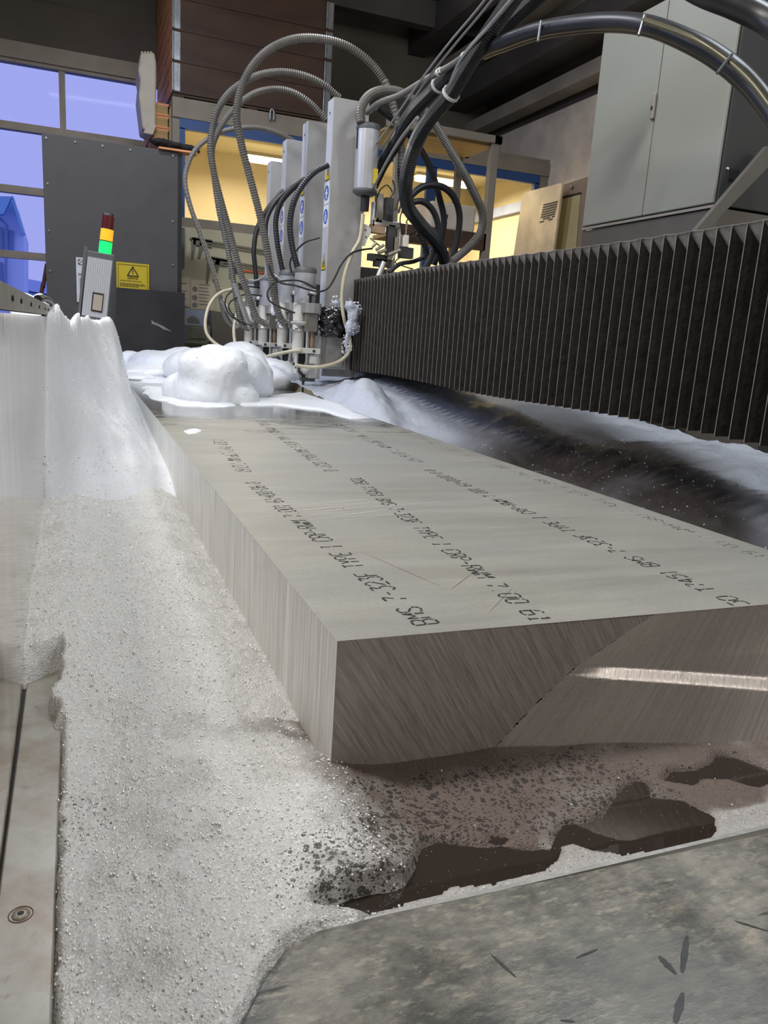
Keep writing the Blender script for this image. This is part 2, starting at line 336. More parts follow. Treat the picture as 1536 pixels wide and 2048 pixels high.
def empty(name, loc, rot=(0, 0, 0)):
    o = bpy.data.objects.new(name, None); COL.objects.link(o); o.location = loc; o.rotation_euler = rot; o.empty_display_size = 0.05; return o

def frame(d):
    d = Vector(d).normalized(); u = Vector((0, 0, 1)) if abs(d.z) < 0.95 else Vector((1, 0, 0))
    a = d.cross(u).normalized(); return a, d.cross(a).normalized()

def spline(pts, step=0.02):
    P = [Vector(p) for p in pts]; P = [P[0] * 2 - P[1]] + P + [P[-1] * 2 - P[-2]]; out = []
    for i in range(1, len(P) - 2):
        a, b, c, d = P[i - 1:i + 3]; n = max(2, int((c - b).length / step))
        for k in range(n):
            t = k / n
            out.append(0.5 * ((2 * b) + (c - a) * t + (2 * a - 5 * b + 4 * c - d) * t * t + (3 * b - a - 3 * c + d) * t ** 3))
    out.append(P[-2]); return out

class MB:
    def __init__(s, origin=(0, 0, 0)): s.v = []; s.f = []; s.o = Vector(origin); s.sm = []
    def add(s, vs, fs, smooth=False):
        k = len(s.v); s.v += [Vector(v) - s.o for v in vs]; s.f += [tuple(i + k for i in f) for f in fs]; s.sm += [smooth] * len(fs); return s
    def box(s, lo, hi, rot=None, piv=None):
        x0, y0, z0 = lo; x1, y1, z1 = hi
        vs = [Vector(p) for p in ((x0, y0, z0), (x1, y0, z0), (x1, y1, z0), (x0, y1, z0), (x0, y0, z1), (x1, y0, z1), (x1, y1, z1), (x0, y1, z1))]
        if rot is not None: pv = Vector(piv) if piv else (Vector(lo) + Vector(hi)) / 2; vs = [rot @ (v - pv) + pv for v in vs]
        return s.add(vs, [(0, 3, 2, 1), (4, 5, 6, 7), (0, 1, 5, 4), (1, 2, 6, 5), (2, 3, 7, 6), (3, 0, 4, 7)])
    def cbox(s, c, d, rot=None): return s.box([c[i] - d[i] / 2 for i in range(3)], [c[i] + d[i] / 2 for i in range(3)], rot)
    def cyl(s, a, b, r0, r1=None, n=24, cap=True):
        r1 = r0 if r1 is None else r1; a, b = Vector(a), Vector(b); u, w = frame(b - a); vs = []
        for c, r in ((a, r0), (b, r1)):
            for i in range(n): t = 2 * PI * i / n; vs.append(c + u * math.cos(t) * r + w * math.sin(t) * r)
        fs = [(i, (i + 1) % n, n + (i + 1) % n, n + i) for i in range(n)]
        s.add(vs, fs, True)
        if cap: s.add(vs[:n], [tuple(range(n))[::-1]]); s.add(vs[n:], [tuple(range(n))])
        return s
    def lathe(s, c, prof, n=28):     # prof: (r, z) upward, axis z
        c = Vector(c); vs = []
        for r, z in prof:
            for i in range(n): t = 2 * PI * i / n; vs.append(c + Vector((r * math.cos(t), r * math.sin(t), z)))
        for k in range(len(prof) - 1):
            s.add([], [])
        fs = [(k * n + i, k * n + (i + 1) % n, (k + 1) * n + (i + 1) % n, (k + 1) * n + i) for k in range(len(prof) - 1) for i in range(n)]
        s.add(vs, fs, True); return s
    def tube(s, pts, r, n=10, step=0.02, corr=0.0, pitch=0.014, cap=True, sp=True):
        if sp: pts = spline(pts, pitch / 2 if corr else step)
        else: pts = [Vector(p) for p in pts]
        vs = []; m = len(pts); u = None
        for i, p in enumerate(pts):
            d = (pts[min(i + 1, m - 1)] - pts[max(i - 1, 0)])
            if d.length < 1e-9: d = Vector((0, 0, 1))
            d.normalize()
            if u is None: u, w = frame(d)
            else:
                u = (u - d * u.dot(d)); 
                if u.length < 1e-6: u, _ = frame(d)
                u.normalize(); w = d.cross(u).normalized()
            rr = (r(i / (m - 1)) if callable(r) else r); rr = rr * (1 + (corr if i % 2 else -corr))
            for k in range(n): t = 2 * PI * k / n; vs.append(p + u * math.cos(t) * rr + w * math.sin(t) * rr)
        fs = [(i * n + k, i * n + (k + 1) % n, (i + 1) * n + (k + 1) % n, (i + 1) * n + k) for i in range(m - 1) for k in range(n)]
        s.add(vs, fs, not corr)
        if cap: s.add(vs[:n], [tuple(range(n))[::-1]]); s.add(vs[-n:], [tuple(range(n))])
        return s
    def quad(s, *p): return s.add(p, [tuple(range(len(p)))])
    def prism(s, pts, d):            # extrude polygon pts by vector d
        n = len(pts); d = Vector(d); P = [Vector(p) for p in pts]
        return s.add(P + [p + d for p in P], [tuple(range(n))[::-1], tuple(range(n, 2 * n))] + [(i, (i + 1) % n, n + (i + 1) % n, n + i) for i in range(n)])
    def build(s, name, m, parent=None, bevel=0, fix=True):
        me = bpy.data.meshes.new(name); me.from_pydata([tuple(v) for v in s.v], [], s.f); me.polygons.foreach_set('use_smooth', s.sm); 
        if fix:
            b = bmesh.new(); b.from_mesh(me); bmesh.ops.recalc_face_normals(b, faces=b.faces); b.to_mesh(me); b.free()
        me.update(); o = link(name, me, m, parent)
        if parent is None: o.location = s.o
        if bevel:
            md = o.modifiers.new('edge', 'BEVEL'); md.width = bevel; md.segments = 2; md.limit_method = 'ANGLE'
        return o

def base_of(vs): 
    v = Vector((sum(p[0] for p in vs) / len(vs), sum(p[1] for p in vs) / len(vs), min(p[2] for p in vs))); return v

# numpy value noise
_perm = rng.random((64, 64, 4))
def vnoise(x, y, s, k=0):
    x = np.asarray(x) * s; y = np.asarray(y) * s; xi = np.floor(x).astype(int); yi = np.floor(y).astype(int); fx = x - xi; fy = y - yi
    fx = fx * fx * (3 - 2 * fx); fy = fy * fy * (3 - 2 * fy); T = _perm[:, :, k % 4]
    g = lambda a, b: T[a % 64, b % 64]
    return (g(xi, yi) * (1 - fx) + g(xi + 1, yi) * fx) * (1 - fy) + (g(xi, yi + 1) * (1 - fx) + g(xi + 1, yi + 1) * fx) * fy - 0.5
def fbm(x, y, s, o=4, k=0):
    r = 0; a = 1.0
    for i in range(o): r = r + a * vnoise(x + 3.7 * i, y - 2.1 * i, s * 2 ** i, k + i); a *= 0.5
    return r
def ss(x, a, b): t = np.clip((x - a) / (b - a), 0, 1); return t * t * (3 - 2 * t)
def sdpoly(x, y, P):
    P = np.array(P, float); d = np.full(x.shape, 1e9); ins = np.zeros(x.shape, bool); n = len(P)
    for i in range(n):
        a, b = P[i], P[(i + 1) % n]; e = b - a; w0 = x - a[0]; w1 = y - a[1]
        t = np.clip((w0 * e[0] + w1 * e[1]) / (e @ e + 1e-12), 0, 1); dx = w0 - e[0] * t; dy = w1 - e[1] * t
        d = np.minimum(d, dx * dx + dy * dy)
        c = ((a[1] > y) != (b[1] > y)) & (x < (b[0] - a[0]) * (y - a[1]) / (b[1] - a[1] + 1e-12) + a[0]); ins ^= c
    d = np.sqrt(d); return np.where(ins, -d, d)

def grid_mesh(name, xs, ys, zf, m, attrs=None, parent=None, zcut=None, origin=None):
    X, Y = np.meshgrid(xs, ys); Z = zf(X, Y); nx, ny = len(xs), len(ys)
    o = Vector(origin) if origin else Vector((float(xs.mean()), float(ys.mean()), 0.0))
    co = np.stack([X - o.x, Y - o.y, Z - o.z], -1).reshape(-1, 3)
    i = np.arange(nx - 1)[None, :] + nx * np.arange(ny - 1)[:, None]
    q = np.stack([i, i + 1, i + 1 + nx, i + nx], -1).reshape(-1, 4)
    if zcut is not None:
        keep = ~(zcut(X, Y, Z).reshape(-1)[q].all(1)); q = q[keep]
        used = np.zeros(len(co), bool); used[q.ravel()] = True; mp = np.cumsum(used) - 1; co2 = co[used]; q = mp[q]
    else: used = np.ones(len(co), bool); co2 = co
    me = bpy.data.meshes.new(name); me.from_pydata(co2.tolist(), [], q.tolist())
    me.polygons.foreach_set('use_smooth', [True] * len(me.polygons))
    if attrs:
        for k, fn in attrs.items():
            a = me.attributes.new(k, 'FLOAT', 'POINT'); v = (fn(X, Y, Z) if callable(fn) else np.full(X.shape, fn)).reshape(-1)[used]; a.data.foreach_set('value', v.astype(np.float32))
    me.update(); ob = link(name, me, m, parent); ob.location = o
    return ob, (X, Y, Z)

# ------------------------------------------------------------------ the hall
def struct(name, mb, m, **k): o = mb.build(name, m, **k); o['kind'] = 'structure'; return o
struct('floor', MB((2, 4, -0.92)).box((-4, -4, -1.0), (6.4, 12.2, -0.92)), 'floor')
struct('ceiling', MB((2, 4, 5.0)).box((-4, -4, 5.0), (6.4, 12.2, 5.1)), 'ceil')
struct('wall_right', MB((5.65, 4, 0)).box((5.6, -4, -0.92), (5.8, 12.2, 3.46)), 'wall')
struct('wall_right', MB((5.65, 4, 3.46)).box((5.68, -4, 3.46), (5.8, 12.2, 5.0)), 'wall_dark')
wb = MB((2, 11.1, 0)).box((-4, 11.0, 3.62), (6.4, 11.2, 5.0)).box((2.6, 11.0, -0.92), (6.4, 11.2, 3.62)).box((-4, 11.0, -0.92), (2.6, 11.2, 0.2))
struct('wall_back', wb, 'wall_dark')
struct('wall_front', MB((2, -4.1, 0)).box((-4, -4.2, -0.92), (6.4, -4.0, 5.0)), 'wall_dark')
struct('wall_left', MB((-4.05, 4, 0)).box((-4.1, -4, -0.92), (-4.0, 12.2, 5.0)), 'wall_dark')
struct('trim_1', MB((0, 10.95, 3.6)).box((-4, 10.85, 3.50), (2.6, 11.0, 3.68)), 'win_frame')
struct('trim_2', MB((0, 10.95, 3.7)).box((-4, 10.9, 3.68), (2.6, 11.0, 4.15)), 'lintel')
# window grid
rails = [3.50, 2.77, 2.06, 1.305, 0.55, 0.2]
cols_ = [-4.0, -2.6, -1.35, -0.092, 1.24, 2.6]
k = 0
for i in range(len(cols_) - 1):
    for j in range(len(rails) - 1):
        x0, x1, z1, z0 = cols_[i], cols_[i + 1], rails[j], rails[j + 1]
        if i < 2 and j > 3: pass
        k += 1
        fr = MB(((x0 + x1) / 2, 10.95, z0))
        fr.box((x0, 10.90, z0), (x0 + 0.035, 11.0, z1)).box((x1 - 0.035, 10.90, z0), (x1, 11.0, z1)).box((x0, 10.88, z0), (x1, 11.0, z0 + 0.045)).box((x0, 10.88, z1 - 0.04), (x1, 11.0, z1))
        o = struct('window_%d' % k, fr, 'win_frame')
        MB().quad((x0 + .03 - fr.o.x, 0.02, .03), (x1 - .03 - fr.o.x, 0.02, .03), (x1 - .03 - fr.o.x, 0.02, z1 - z0 - .03), (x0 + .03 - fr.o.x, 0.02, z1 - z0 - .03)).build('window_glass', 'glass', o)
# roof beams
def beam(name, a, b, w, h, m, lab):
    a, b = Vector(a), Vector(b); mb = MB((a + b) / 2); d = b - a; u = Vector((-d.y, d.x, 0)).normalized() if Vector((d.x, d.y)).length > 0.01 else Vector((1, 0, 0))
    v = Vector((0, 0, 1)); P = [a + u * w / 2, a - u * w / 2, a - u * w / 2 + v * h, a + u * w / 2 + v * h]
    mb.prism(P, d); o = mb.build(name, m); o['kind'] = 'structure'; return o
beam('roof_beam', (-4, 10.2, 4.52), (5.6, 10.2, 4.52), 0.16, 0.30, 'beam', '')
beam('roof_beam', (-4, 9.2, 4.72), (5.6, 9.2, 4.72), 0.10, 0.2, 'beam_light', '')
beam('roof_beam', (-4, 6.4, 4.75), (5.6, 6.4, 4.75), 0.16, 0.22, 'beam', '')
beam('roof_beam', (5.45, -2, 3.55), (5.45, 11, 3.55), 0.22, 0.16, 'beam_light', '')
beam('roof_beam', (5.2, -2, 3.85), (5.2, 11, 3.85), 0.35, 0.30, 'beam', '')
beam('roof_beam', (4.9, -2, 4.25), (4.9, 11, 4.25), 0.20, 0.12, 'beam_light', '')
beam('roof_beam', (4.5, -2, 4.45), (4.5, 11, 4.45), 0.25, 0.35, 'beam', '')
for (a, b) in (((2.0, 10, 4.96), (4.9, 4.0, 4.96)), ((2.9, 10.6, 4.95), (2.9, 6.5, 4.95)), ((1.2, 8.0, 4.96), (5.2, 6.8, 4.96))):
    o = MB(a).tube([a, b], 0.012, 6, sp=False).build('ceiling_seam', 'black_plastic'); o['kind'] = 'structure'

# houses outside
def houses():
    P = lambda x, y, Y=30: at(x, y, Y=Y)
    r = empty('town_house', P(20, 600)); tag(r, 'pale blue gabled house seen outside through the lower left window panes', 'house')
    g = [P(-60, 640), P(47, 625), P(47, 470), P(27, 402), P(-60, 400)]
    MB().prism([p - r.location for p in g], (0, 3, 0)).build('gable_wall', 'house', r)
    mb = MB((0, 0, 0)); rp = [P(-60, 396) - r.location, P(26, 398) - r.location, P(10, 432) - r.location, P(-60, 440) - r.location]; mb.prism([p + Vector((0, -0.6, 0)) for p in rp], (0, 0.4, 0)); 
    mb.prism([P(24, 398) - r.location + Vector((0, -.5, 0)), P(28, 396) - r.location + Vector((0, -.5, 0)), P(50, 468) - r.location + Vector((0, -.5, 0)), P(46, 472) - r.location + Vector((0, -.5, 0))], (0, .8, 0)); mb.build('roof', 'house_roof', r)
    for (x0, x1, y0, y1) in ((-10, 5, 455, 510), (16, 27, 462, 498), (-6, 6, 525, 570)):
        mb = MB(); a, b = P(x0, y1) - r.location, P(x1, y0) - r.location; mb.box((a.x, -0.12, a.z), (b.x, 0.02, b.z)); mb.build('window', 'house_dark', r)
    mb = MB(); mb.tube([P(0, 438) - r.location + Vector((0, -.2, 0)), P(14, 450) - r.location + Vector((0, -.2, 0)), P(12, 620) - r.location + Vector((0, -.2, 0))], 0.05, 6, sp=False); mb.build('drainpipe', 'house_dark', r)
    r = empty('low_shed', P(70, 600, 34)); tag(r, 'low blue shed with a flat roof beyond the house outside', 'shed')
    for nm, q, mm in (('wall', [P(46, 620, 34), P(95, 625, 34), P(95, 588, 34), P(46, 580, 34)], 'house_dark'), ('roof', [P(46, 582, 34), P(95, 590, 34), P(95, 565, 34), P(50, 557, 34)], 'house')):
        MB().prism([p - r.location for p in q], (0, 3, 0)).build(nm, mm, r)
houses()
o = MB((0, 40, -1.5)).box((-40, 12, -1.6), (30, 60, -1.2)).build('outside_ground', 'house_dark'); o['kind'] = 'structure'

# ------------------------------------------------------------------ tank, guard, ledge, slab, water
WL = -0.034
XW = -0.093
o = MB((1, 3, -0.92)).box((-0.14, -0.6, -0.92), (2.90, 7.8, -0.2)).build('cutting_tank', 'steel_dark'); tag(o, 'dark steel water tank of the cutting machine under the foam', 'tank')
water = MB((1.5, 3, WL)).quad((XW, -0.5, WL), (2.90, -0.5, WL), (2.90, 7.8, WL), (XW, 7.8, WL)).build('tank_water', 'water')
tag(water, 'dark muddy water standing open between the foam and the front plate', 'water', kind='stuff')

# left stainless splash guard
g = empty('splash_guard', (XW, 0.9, -0.05)); tag(g, 'mirror-like stainless splash guard wall along the left side of the tank', 'splash guard')
mb = MB(g.location); ys = np.linspace(-0.6, 2.92, 60)
zs = [-0.20, -0.05, 0.2, 0.4, 0.585]
vs = []; fs = []
for y in ys:
    for z in zs: vs.append((XW + 0.004 * math.sin(y * 2.1 + z * 4), y, z))
for i in range(len(ys) - 1):
    for j in range(len(zs) - 1): a = i * len(zs) + j; fs.append((a, a + 1, a + 1 + len(zs), a + len(zs)))
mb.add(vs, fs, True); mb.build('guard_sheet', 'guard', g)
MB(g.location).box((XW - 0.03, -0.6, -0.20), (XW - 0.006, 2.92, 0.585)).build('backing_sheet', 'guard_rim', g)
MB(g.location).box((XW - 0.034, -0.6, 0.590), (XW + 0.010, 2.92, 0.622)).build('rim_flange', 'guard_rim', g)
for y in (1.23, 1.42, 1.72, 2.1, 2.5, 2.75): MB(g.location).cyl((XW + 0.010, y, 0.606), (XW + 0.0125, y, 0.606), 0.0045, n=10).build('rim_hole', 'gap', g)
mb = MB(g.location); mb.tube([(XW, 2.3, 0.628), (XW + .005, 2.8, 0.64), (XW + .02, 3.2, 0.62), (XW + 0.03, 3.5, 0.56), (XW + 0.04, 3.9, 0.47), (XW + 0.06, 4.3, 0.40)], 0.011, 8); mb.build('edge_rubber', 'black_plastic', g)

# ledge
l = empty('tank_ledge', (-0.062, 0.8, 0)); tag(l, 'flat stained steel ledge with one bolt along the lower left of the tank', 'ledge')
MB(l.location).box((-0.088, -0.6, -0.10), (-0.033, 2.5, 0.0)).build('ledge_strip', 'ledge', l, bevel=0.002)
MB(l.location).box((-0.0925, -0.6, -0.07), (-0.088, 2.5, -0.006)).build('ledge_gap', 'gap', l)
c = (-0.065, 0.735, 0.0003); mb = MB(l.location); mb.lathe(c, [(0.0108, 0), (0.0112, 0.0006), (0.0118, 0)], 28); mb.build('bolt_ring', 'rust', l)
MB(l.location).lathe(c, [(0.0085, 0), (0.0080, 0.0012), (0.004, 0.0014), (0, 0.0014)], 24).build('bolt_head', 'ledge', l); MB(l.location).lathe(c, [(0.0032, 0.0016), (0.0, 0.0017)], 12).build('bolt_hole', 'ink', l)

# front slab
sl = [(1.75, 0.640), (0.80, 0.630), (0.30, 0.642), (0.215, 0.641), (0.180, 0.627), (0.150, 0.598), (0.118, 0.552), (0.108, 0.50), (0.105, 0.30), (0.105, -0.35), (1.75, -0.35)]
mb = MB((0.9, 0.2, -0.034)); mb.prism([(x, y, -0.034) for x, y in sl], (0, 0, 0.022)); slab = mb.build('support_plate', 'slab', bevel=0.003)
tag(slab, 'wet mottled grey steel plate lying across the front of the tank', 'steel plate')
mb = MB(slab.location)
for (x0, y0, x1, y1, w) in ((1374, 1872, 1364, 1945, 11), (1366, 1985, 1350, 2045, 12), (1318, 1912, 1352, 1948, 12), (983, 1910, 1032, 1954, 6), (1152, 1916, 1196, 1898, 4), (1470, 1842, 1536, 1862, 5), (1120, 2040, 1150, 2043, 4)):
    a, b = at(x0, y0, Z=-0.0117), at(x1, y1, Z=-0.0117); s_ = (b - a).cross(Vector((0, 0, 1))).normalized() * w * 0.00035; pl = []
    W2 = [(max(0.0, math.sin(PI * (0.04 + 0.92 * k / 8))) ** 0.5) * random.uniform(0.75, 1.1) for k in range(9)]
    for k in range(8): t0, t1 = k / 8, (k + 1) / 8; mb.quad(a.lerp(b, t0) + s_ * W2[k], a.lerp(b, t1) + s_ * W2[k + 1], a.lerp(b, t1) - s_ * W2[k + 1], a.lerp(b, t0) - s_ * W2[k])
mb.build('worn_marks', 'worn', slab, fix=False)['kind'] = 'stuff'
# bright water-wet rim bead in front of slab edge
mb = MB((0.9, 0.64, -0.034)); mb.box((0.26, 0.642, -0.04), (1.75, 0.648, -0.0165)); o = mb.build('edge_lip', 'alu', None); tag(o, 'thin bright metal lip along the far edge of the front steel plate', 'metal strip')

# ------------------------------------------------------------------ the plate being cut
BX0, BX1, BY0, BY1, BZ = 0.321, 1.425, 0.930, 7.72, 0.178
blk = empty('metal_plate', (0.87, 4.6, -0.1)); tag(blk, 'thick grey aluminium plate with printed markings lying in the foam', 'metal plate')
O = blk.location
NXB, NZB = 120, 40
def flare(x, z):
    xb = np.interp(z, [-0.1, -0.03, 0.035, 0.098, 0.175, 0.2], [0.53, 0.58, 0.643, 0.718, 0.858, 0.9])
    t = np.clip((BZ - z) / 0.21, 0, 1.4)
    return np.maximum(0, x - xb) * 0.19 * (0.08 + 0.92 * t)
mb = MB(O).quad((BX0, BY0, BZ), (BX1, BY0 - 0.008, BZ), (BX1, BY1, BZ), (BX0, BY1, BZ)); mb.v[1] = Vector((BX1, BY0 - float(flare(BX1, BZ)), BZ)) - O
mb.build('top_face', 'block_top', blk)
MB(O).quad((BX0, BY0, -0.1), (BX0, BY0, BZ), (BX0, BY1, BZ), (BX0, BY1, -0.1)).build('long_side', 'block_side', blk)
MB(O).quad((BX1, BY0, -0.1), (BX1, BY0, BZ), (BX1, BY1, BZ), (BX1, BY1, -0.1)).quad((BX0, BY1, -0.1), (BX0, BY1, BZ), (BX1, BY1, BZ), (BX1, BY1, -0.1)).quad((BX0, BY0, -0.1), (BX1, BY0, -0.1), (BX1, BY1, -0.1), (BX0, BY1, -0.1)).build('underside', 'block_side', blk)
def front(name, m, right):
    mb = MB(O); vs = []; fs = []
    zs = np.linspace(-0.1, BZ, 170 if right else NZB); n = 50
    for z in zs:
        xb = float(np.interp(z, [-0.1, -0.03, 0.035, 0.098, 0.175, 0.2], [0.53, 0.58, 0.643, 0.718, 0.858, 0.9])) + rng.normal() * 0.0012
        for t in np.linspace(0, 1, n):
            x = xb + (BX1 - xb) * t if right else BX0 + (xb - BX0) * t
            # two steps added along the flare, shaped to catch lamplight as streaks
            zc = 0.094 - 0.115 * (x - 0.72); zd = -0.022 - 0.10 * (x - 0.74)
            sl_ = max(0.1, 0.75 - 0.83 * (x - xb)) if right else 0
            st = sl_ * (0.017 * float(np.clip((zc - z) / 0.017 + 0.5, 0, 1)) + 0.0035 * float(np.clip((zd - z) / 0.0035 + 0.5, 0, 1)) * float(ss(x, 0.72, 0.76)))
            vs.append((x, BY0 - (float(flare(x, z)) + st * min(1, t * 10) if right else 0), z))
    for j in range(len(zs) - 1):
        for i in range(n - 1): a = j * n + i; fs.append((a, a + 1, a + n + 1, a + n))
    mb.add(vs, fs, True); return mb.build(name, m, blk)
front('front_face', 'block_front', False); front('flared_cut_face', 'block_flare', True)
MB(O).tube([(BX0, BY0 - 0.0004, -0.1), (BX0, BY0 - 0.0004, BZ)], 0.0007, 6, sp=False).tube([(BX0, BY0, BZ), (BX0, BY1, BZ)], 0.0006, 6, sp=False).build('bright_edge', 'alu', blk)

# printed marks: dash-stroke lettering
SEG = {  # strokes on a 4 x 6 grid
'0': '0156 1606 0111 1343 4345 4536 3616 1601', }
def gl(s): return [tuple(map(float, p.split(','))) for p in s.split()]
G = {
 '0': ['0,1 0,5', '0,5 1,6 3,6 4,5', '4,5 4,1', '4,1 3,0 1,0 0,1'], '1': ['1,0 3,0', '2,0 2,6 1,5'], '2': ['0,5 1,6 3,6 4,5', '4,5 4,4 0,1', '0,0 4,0'],
 '3': ['0,6 4,6', '4,6 2,4 4,3', '4,3 4,1 3,0 1,0 0,1'], '4': ['3,0 3,6', '3,6 0,2 4,2'], '5': ['4,6 0,6 0,4', '0,4 3,4 4,3', '4,3 4,1 3,0 0,0'],
 '6': ['3,6 1,6 0,4', '0,4 0,1 1,0 3,0 4,1', '4,1 4,3 0,3'], '7': ['0,6 4,6', '4,6 2,3', '2,2 1.6,0'], '9': ['1,0 3,0 4,2', '4,2 4,5 3,6 1,6 0,5', '0,5 0,4 1,3 4,3'],
 'T': ['0,6 4,6', '2,6 2,0'], 'B': ['0,0 0,6', '0,6 3,6 4,5 3,3', '0,3 3,3', '3,3 4,1 3,0 0,0'], 'M': ['0,0 0,6', '0,6 2,3 4,6', '4,6 4,0'],
 'S': ['4,5 3,6 1,6 0,5', '0,5 0,4 4,2 4,1', '4,1 3,0 1,0 0,1'], '-': ['0.5,3 3.5,3'], 'F': ['0,0 0,6', '0,6 4,6', '0,3 3,3'], 'Y': ['0,6 2,3 4,6', '2,3 2,0'],
 'P': ['0,0 0,6', '0,6 3,6 4,5 4,4 3,3 0,3'], 'E': ['4,6 0,6 0,0', '0,0 4,0', '0,3 3,3'], 'I': ['1,0 3,0', '1,6 3,6', '2,0 2,6'], 'C': ['4,5 3,6 1,6 0,5', '0,5 0,1', '0,1 1,0 3,0 4,1'],
 'R': ['0,0 0,6', '0,6 3,6 4,5 4,4 3,3 0,3', '2,3 4,0'], 'W': ['0,6 0,0', '0,0 2,3 4,0', '4,0 4,6'], '.': ['1.8,0 2.3,0'], 'X': ['0,0 4,6', '0,6 4,0'], 'D': ['0,0 0,6', '0,6 3,6 4,4 4,2 3,0 0,0'],
 'N': ['0,0 0,6', '0,6 4,0', '4,0 4,6'], 'G': ['4,5 3,6 1,6 0,5 0,1 1,0 3,0 4,1 4,3 2,3'], 'H': ['0,0 0,6', '4,0 4,6', '0,3 4,3'], 'A': ['0,0 2,6', '2,6 4,0', '1,2 3,2'], '+': ['2,1 2,5', '0,3 4,3'], '>': ['0,0 0,4 2,6 4,4 4,0', '0,0 4,0'], ' ': []}
def marking(text, p0, p1, up, h, soft=1.0, th=0.0034):
    """text from p0 to p1 (x, y on the top face), letters standing toward up"""
    p0, p1 = Vector((*p0, BZ)), Vector((*p1, BZ)); d = (p1 - p0); adv = d.length / len(text); d.normalize(); u = Vector((up, 0, 0)); u = (u - d * u.dot(d)).normalized()
    mb = MB(O); gw = adv * 0.74 / 4; gh = h / 6
    for i, ch in enumerate(text):
        for st in G[ch]:
            q = [p0 + d * (adv * i + a * gw) + u * (b * gh) for a, b in gl(st)]
            for a, b in zip(q[:-1], q[1:]):
                L = (b - a).length; n = max(1, round(L / 0.020)); e = (b - a) / n; dd = e.normalized(); s = dd.cross(Vector((0, 0, 1))) * th * 0.5
                for k in range(n):
                    if random.random() > soft: continue
                    a1 = a + e * (k + random.uniform(0.02, 0.14)); b1 = a + e * (k + 1 - random.uniform(0.04, 0.2)); j = s * random.uniform(-0.6, 0.6); w = s * random.uniform(0.8, 1.3)
                    if a1.y < BY0 + 0.002 or b1.y < BY0 + 0.002: continue
                    z = Vector((0, 0, 0.0005)); mb.quad(a1 + j - w + z, b1 + j - w + z, b1 + j + w + z, a1 + j + w + z)
    mb.build('printed_marking', 'ink', blk, fix=False)
marking('1T BMS 7-323F TYPE I CRP-RWM 7.001 61+00-D6 >', (0.492, 0.885), (0.456, 2.06), -1, 0.040)
marking('7050 T7451 BMS 7-323F TYPE I CRP-RWM 7.00 61X', (0.735, 2.11), (0.632, 0.905), 1, 0.037)
marking('7050 T7451 BMS 7-323F TYPE I CRP-RWM 7.001 61+0100-0 >', (1.068, 0.88), (1.070, 2.24), -1, 0.038)
marking('7050 T7451 BMS 7-323F TYPE I CRP-RWM 7.00 61+0100-D6', (1.335, 2.35), (1.340, 0.95), 1, 0.034, 0.75, 0.0015)
marking('> 7050 T7451 BMS 7-323F TYPE I CRP-RWM 7.00 61', (0.738, 2.215), (0.800, 3.5), -1, 0.045, 0.85)
marking('7-323F TYPE I CRP-RWM 7.00 61', (0.458, 2.87), (0.425, 2.20), 1, 0.045, 0.6)
marking('BMS 7-323F TYPE I CRP-RWM 7.00 61+01', (1.108, 3.45), (1.058, 2.37), 1, 0.045, 0.7)
marking('BMS 7-323F TYPE I CRP-RWM 7.001 61', (1.335, 3.6), (1.335, 2.5), 1, 0.04, 0.5, 0.0015)
# scratches
MT['scratch'] = mat('bare_scratch', (0.78, 0.74, 0.67), 0.4, 0.0)
mb = MB(O)
def scr(x0, y0, x1, y1, w):
    a, b = Vector((x0, y0, BZ + 0.0004)), Vector((x1, y1, BZ + 0.0004)); s = (b - a).cross(Vector((0, 0, 1))).normalized() * w / 2; n = 6; pl = []
    off = [random.uniform(-1, 1) * w * 1.0 for _ in range(n + 1)]
    for k in range(n):
        t0, t1 = k / n, (k + 1) / n; e0 = math.sin(PI * min(1, t0 + .02)) ; e1 = math.sin(PI * max(0, t1 - .02)) if t1 < 1 else 0.05
        p, q = a.lerp(b, t0) + s * off[k], a.lerp(b, t1) + s * off[k + 1]; mb.quad(p - s * e0, q - s * e1, q + s * e1, p + s * e0)
for i in range(9):
    y = 1.58 + 0.018 * i; scr(0.40 + random.uniform(-.03, .1), y + random.uniform(-.02, .03), 0.74 + random.uniform(-.1, .22), y + 0.10 + random.uniform(-.03, .03), random.uniform(0.001, 0.0032))
for i in range(6): scr(0.36 + random.uniform(0, .02), 1.86 + .03 * i, 0.52 + random.uniform(0, .05), 1.80 + 0.03 * i, 0.0012)
for i in range(5): scr(0.8 + .05 * i, 1.72 + .03 * i, 0.98 + .07 * i, 1.73 + .03 * i, 0.0013)
for i in range(26):
    x = random.uniform(0.35, 1.38); y = random.uniform(1.1, 3.3); l_ = random.uniform(0.03, 0.12); a = random.uniform(-0.3, 0.3); scr(x, y, x + l_, y + l_ * a, random.uniform(0.0006, 0.0013))
mb.build('scratches', 'scratch', blk, fix=False)['kind'] = 'stuff'
mb = MB(O)
scr(0.575, 1.10, 0.66, 1.18, 0.0012); scr(0.50, 1.36, 0.575, 1.095, 0.0008); scr(0.58, 0.98, 0.70, 1.10, 0.0007)
mb.build('dark_scratches', 'ink_soft', blk, fix=False)

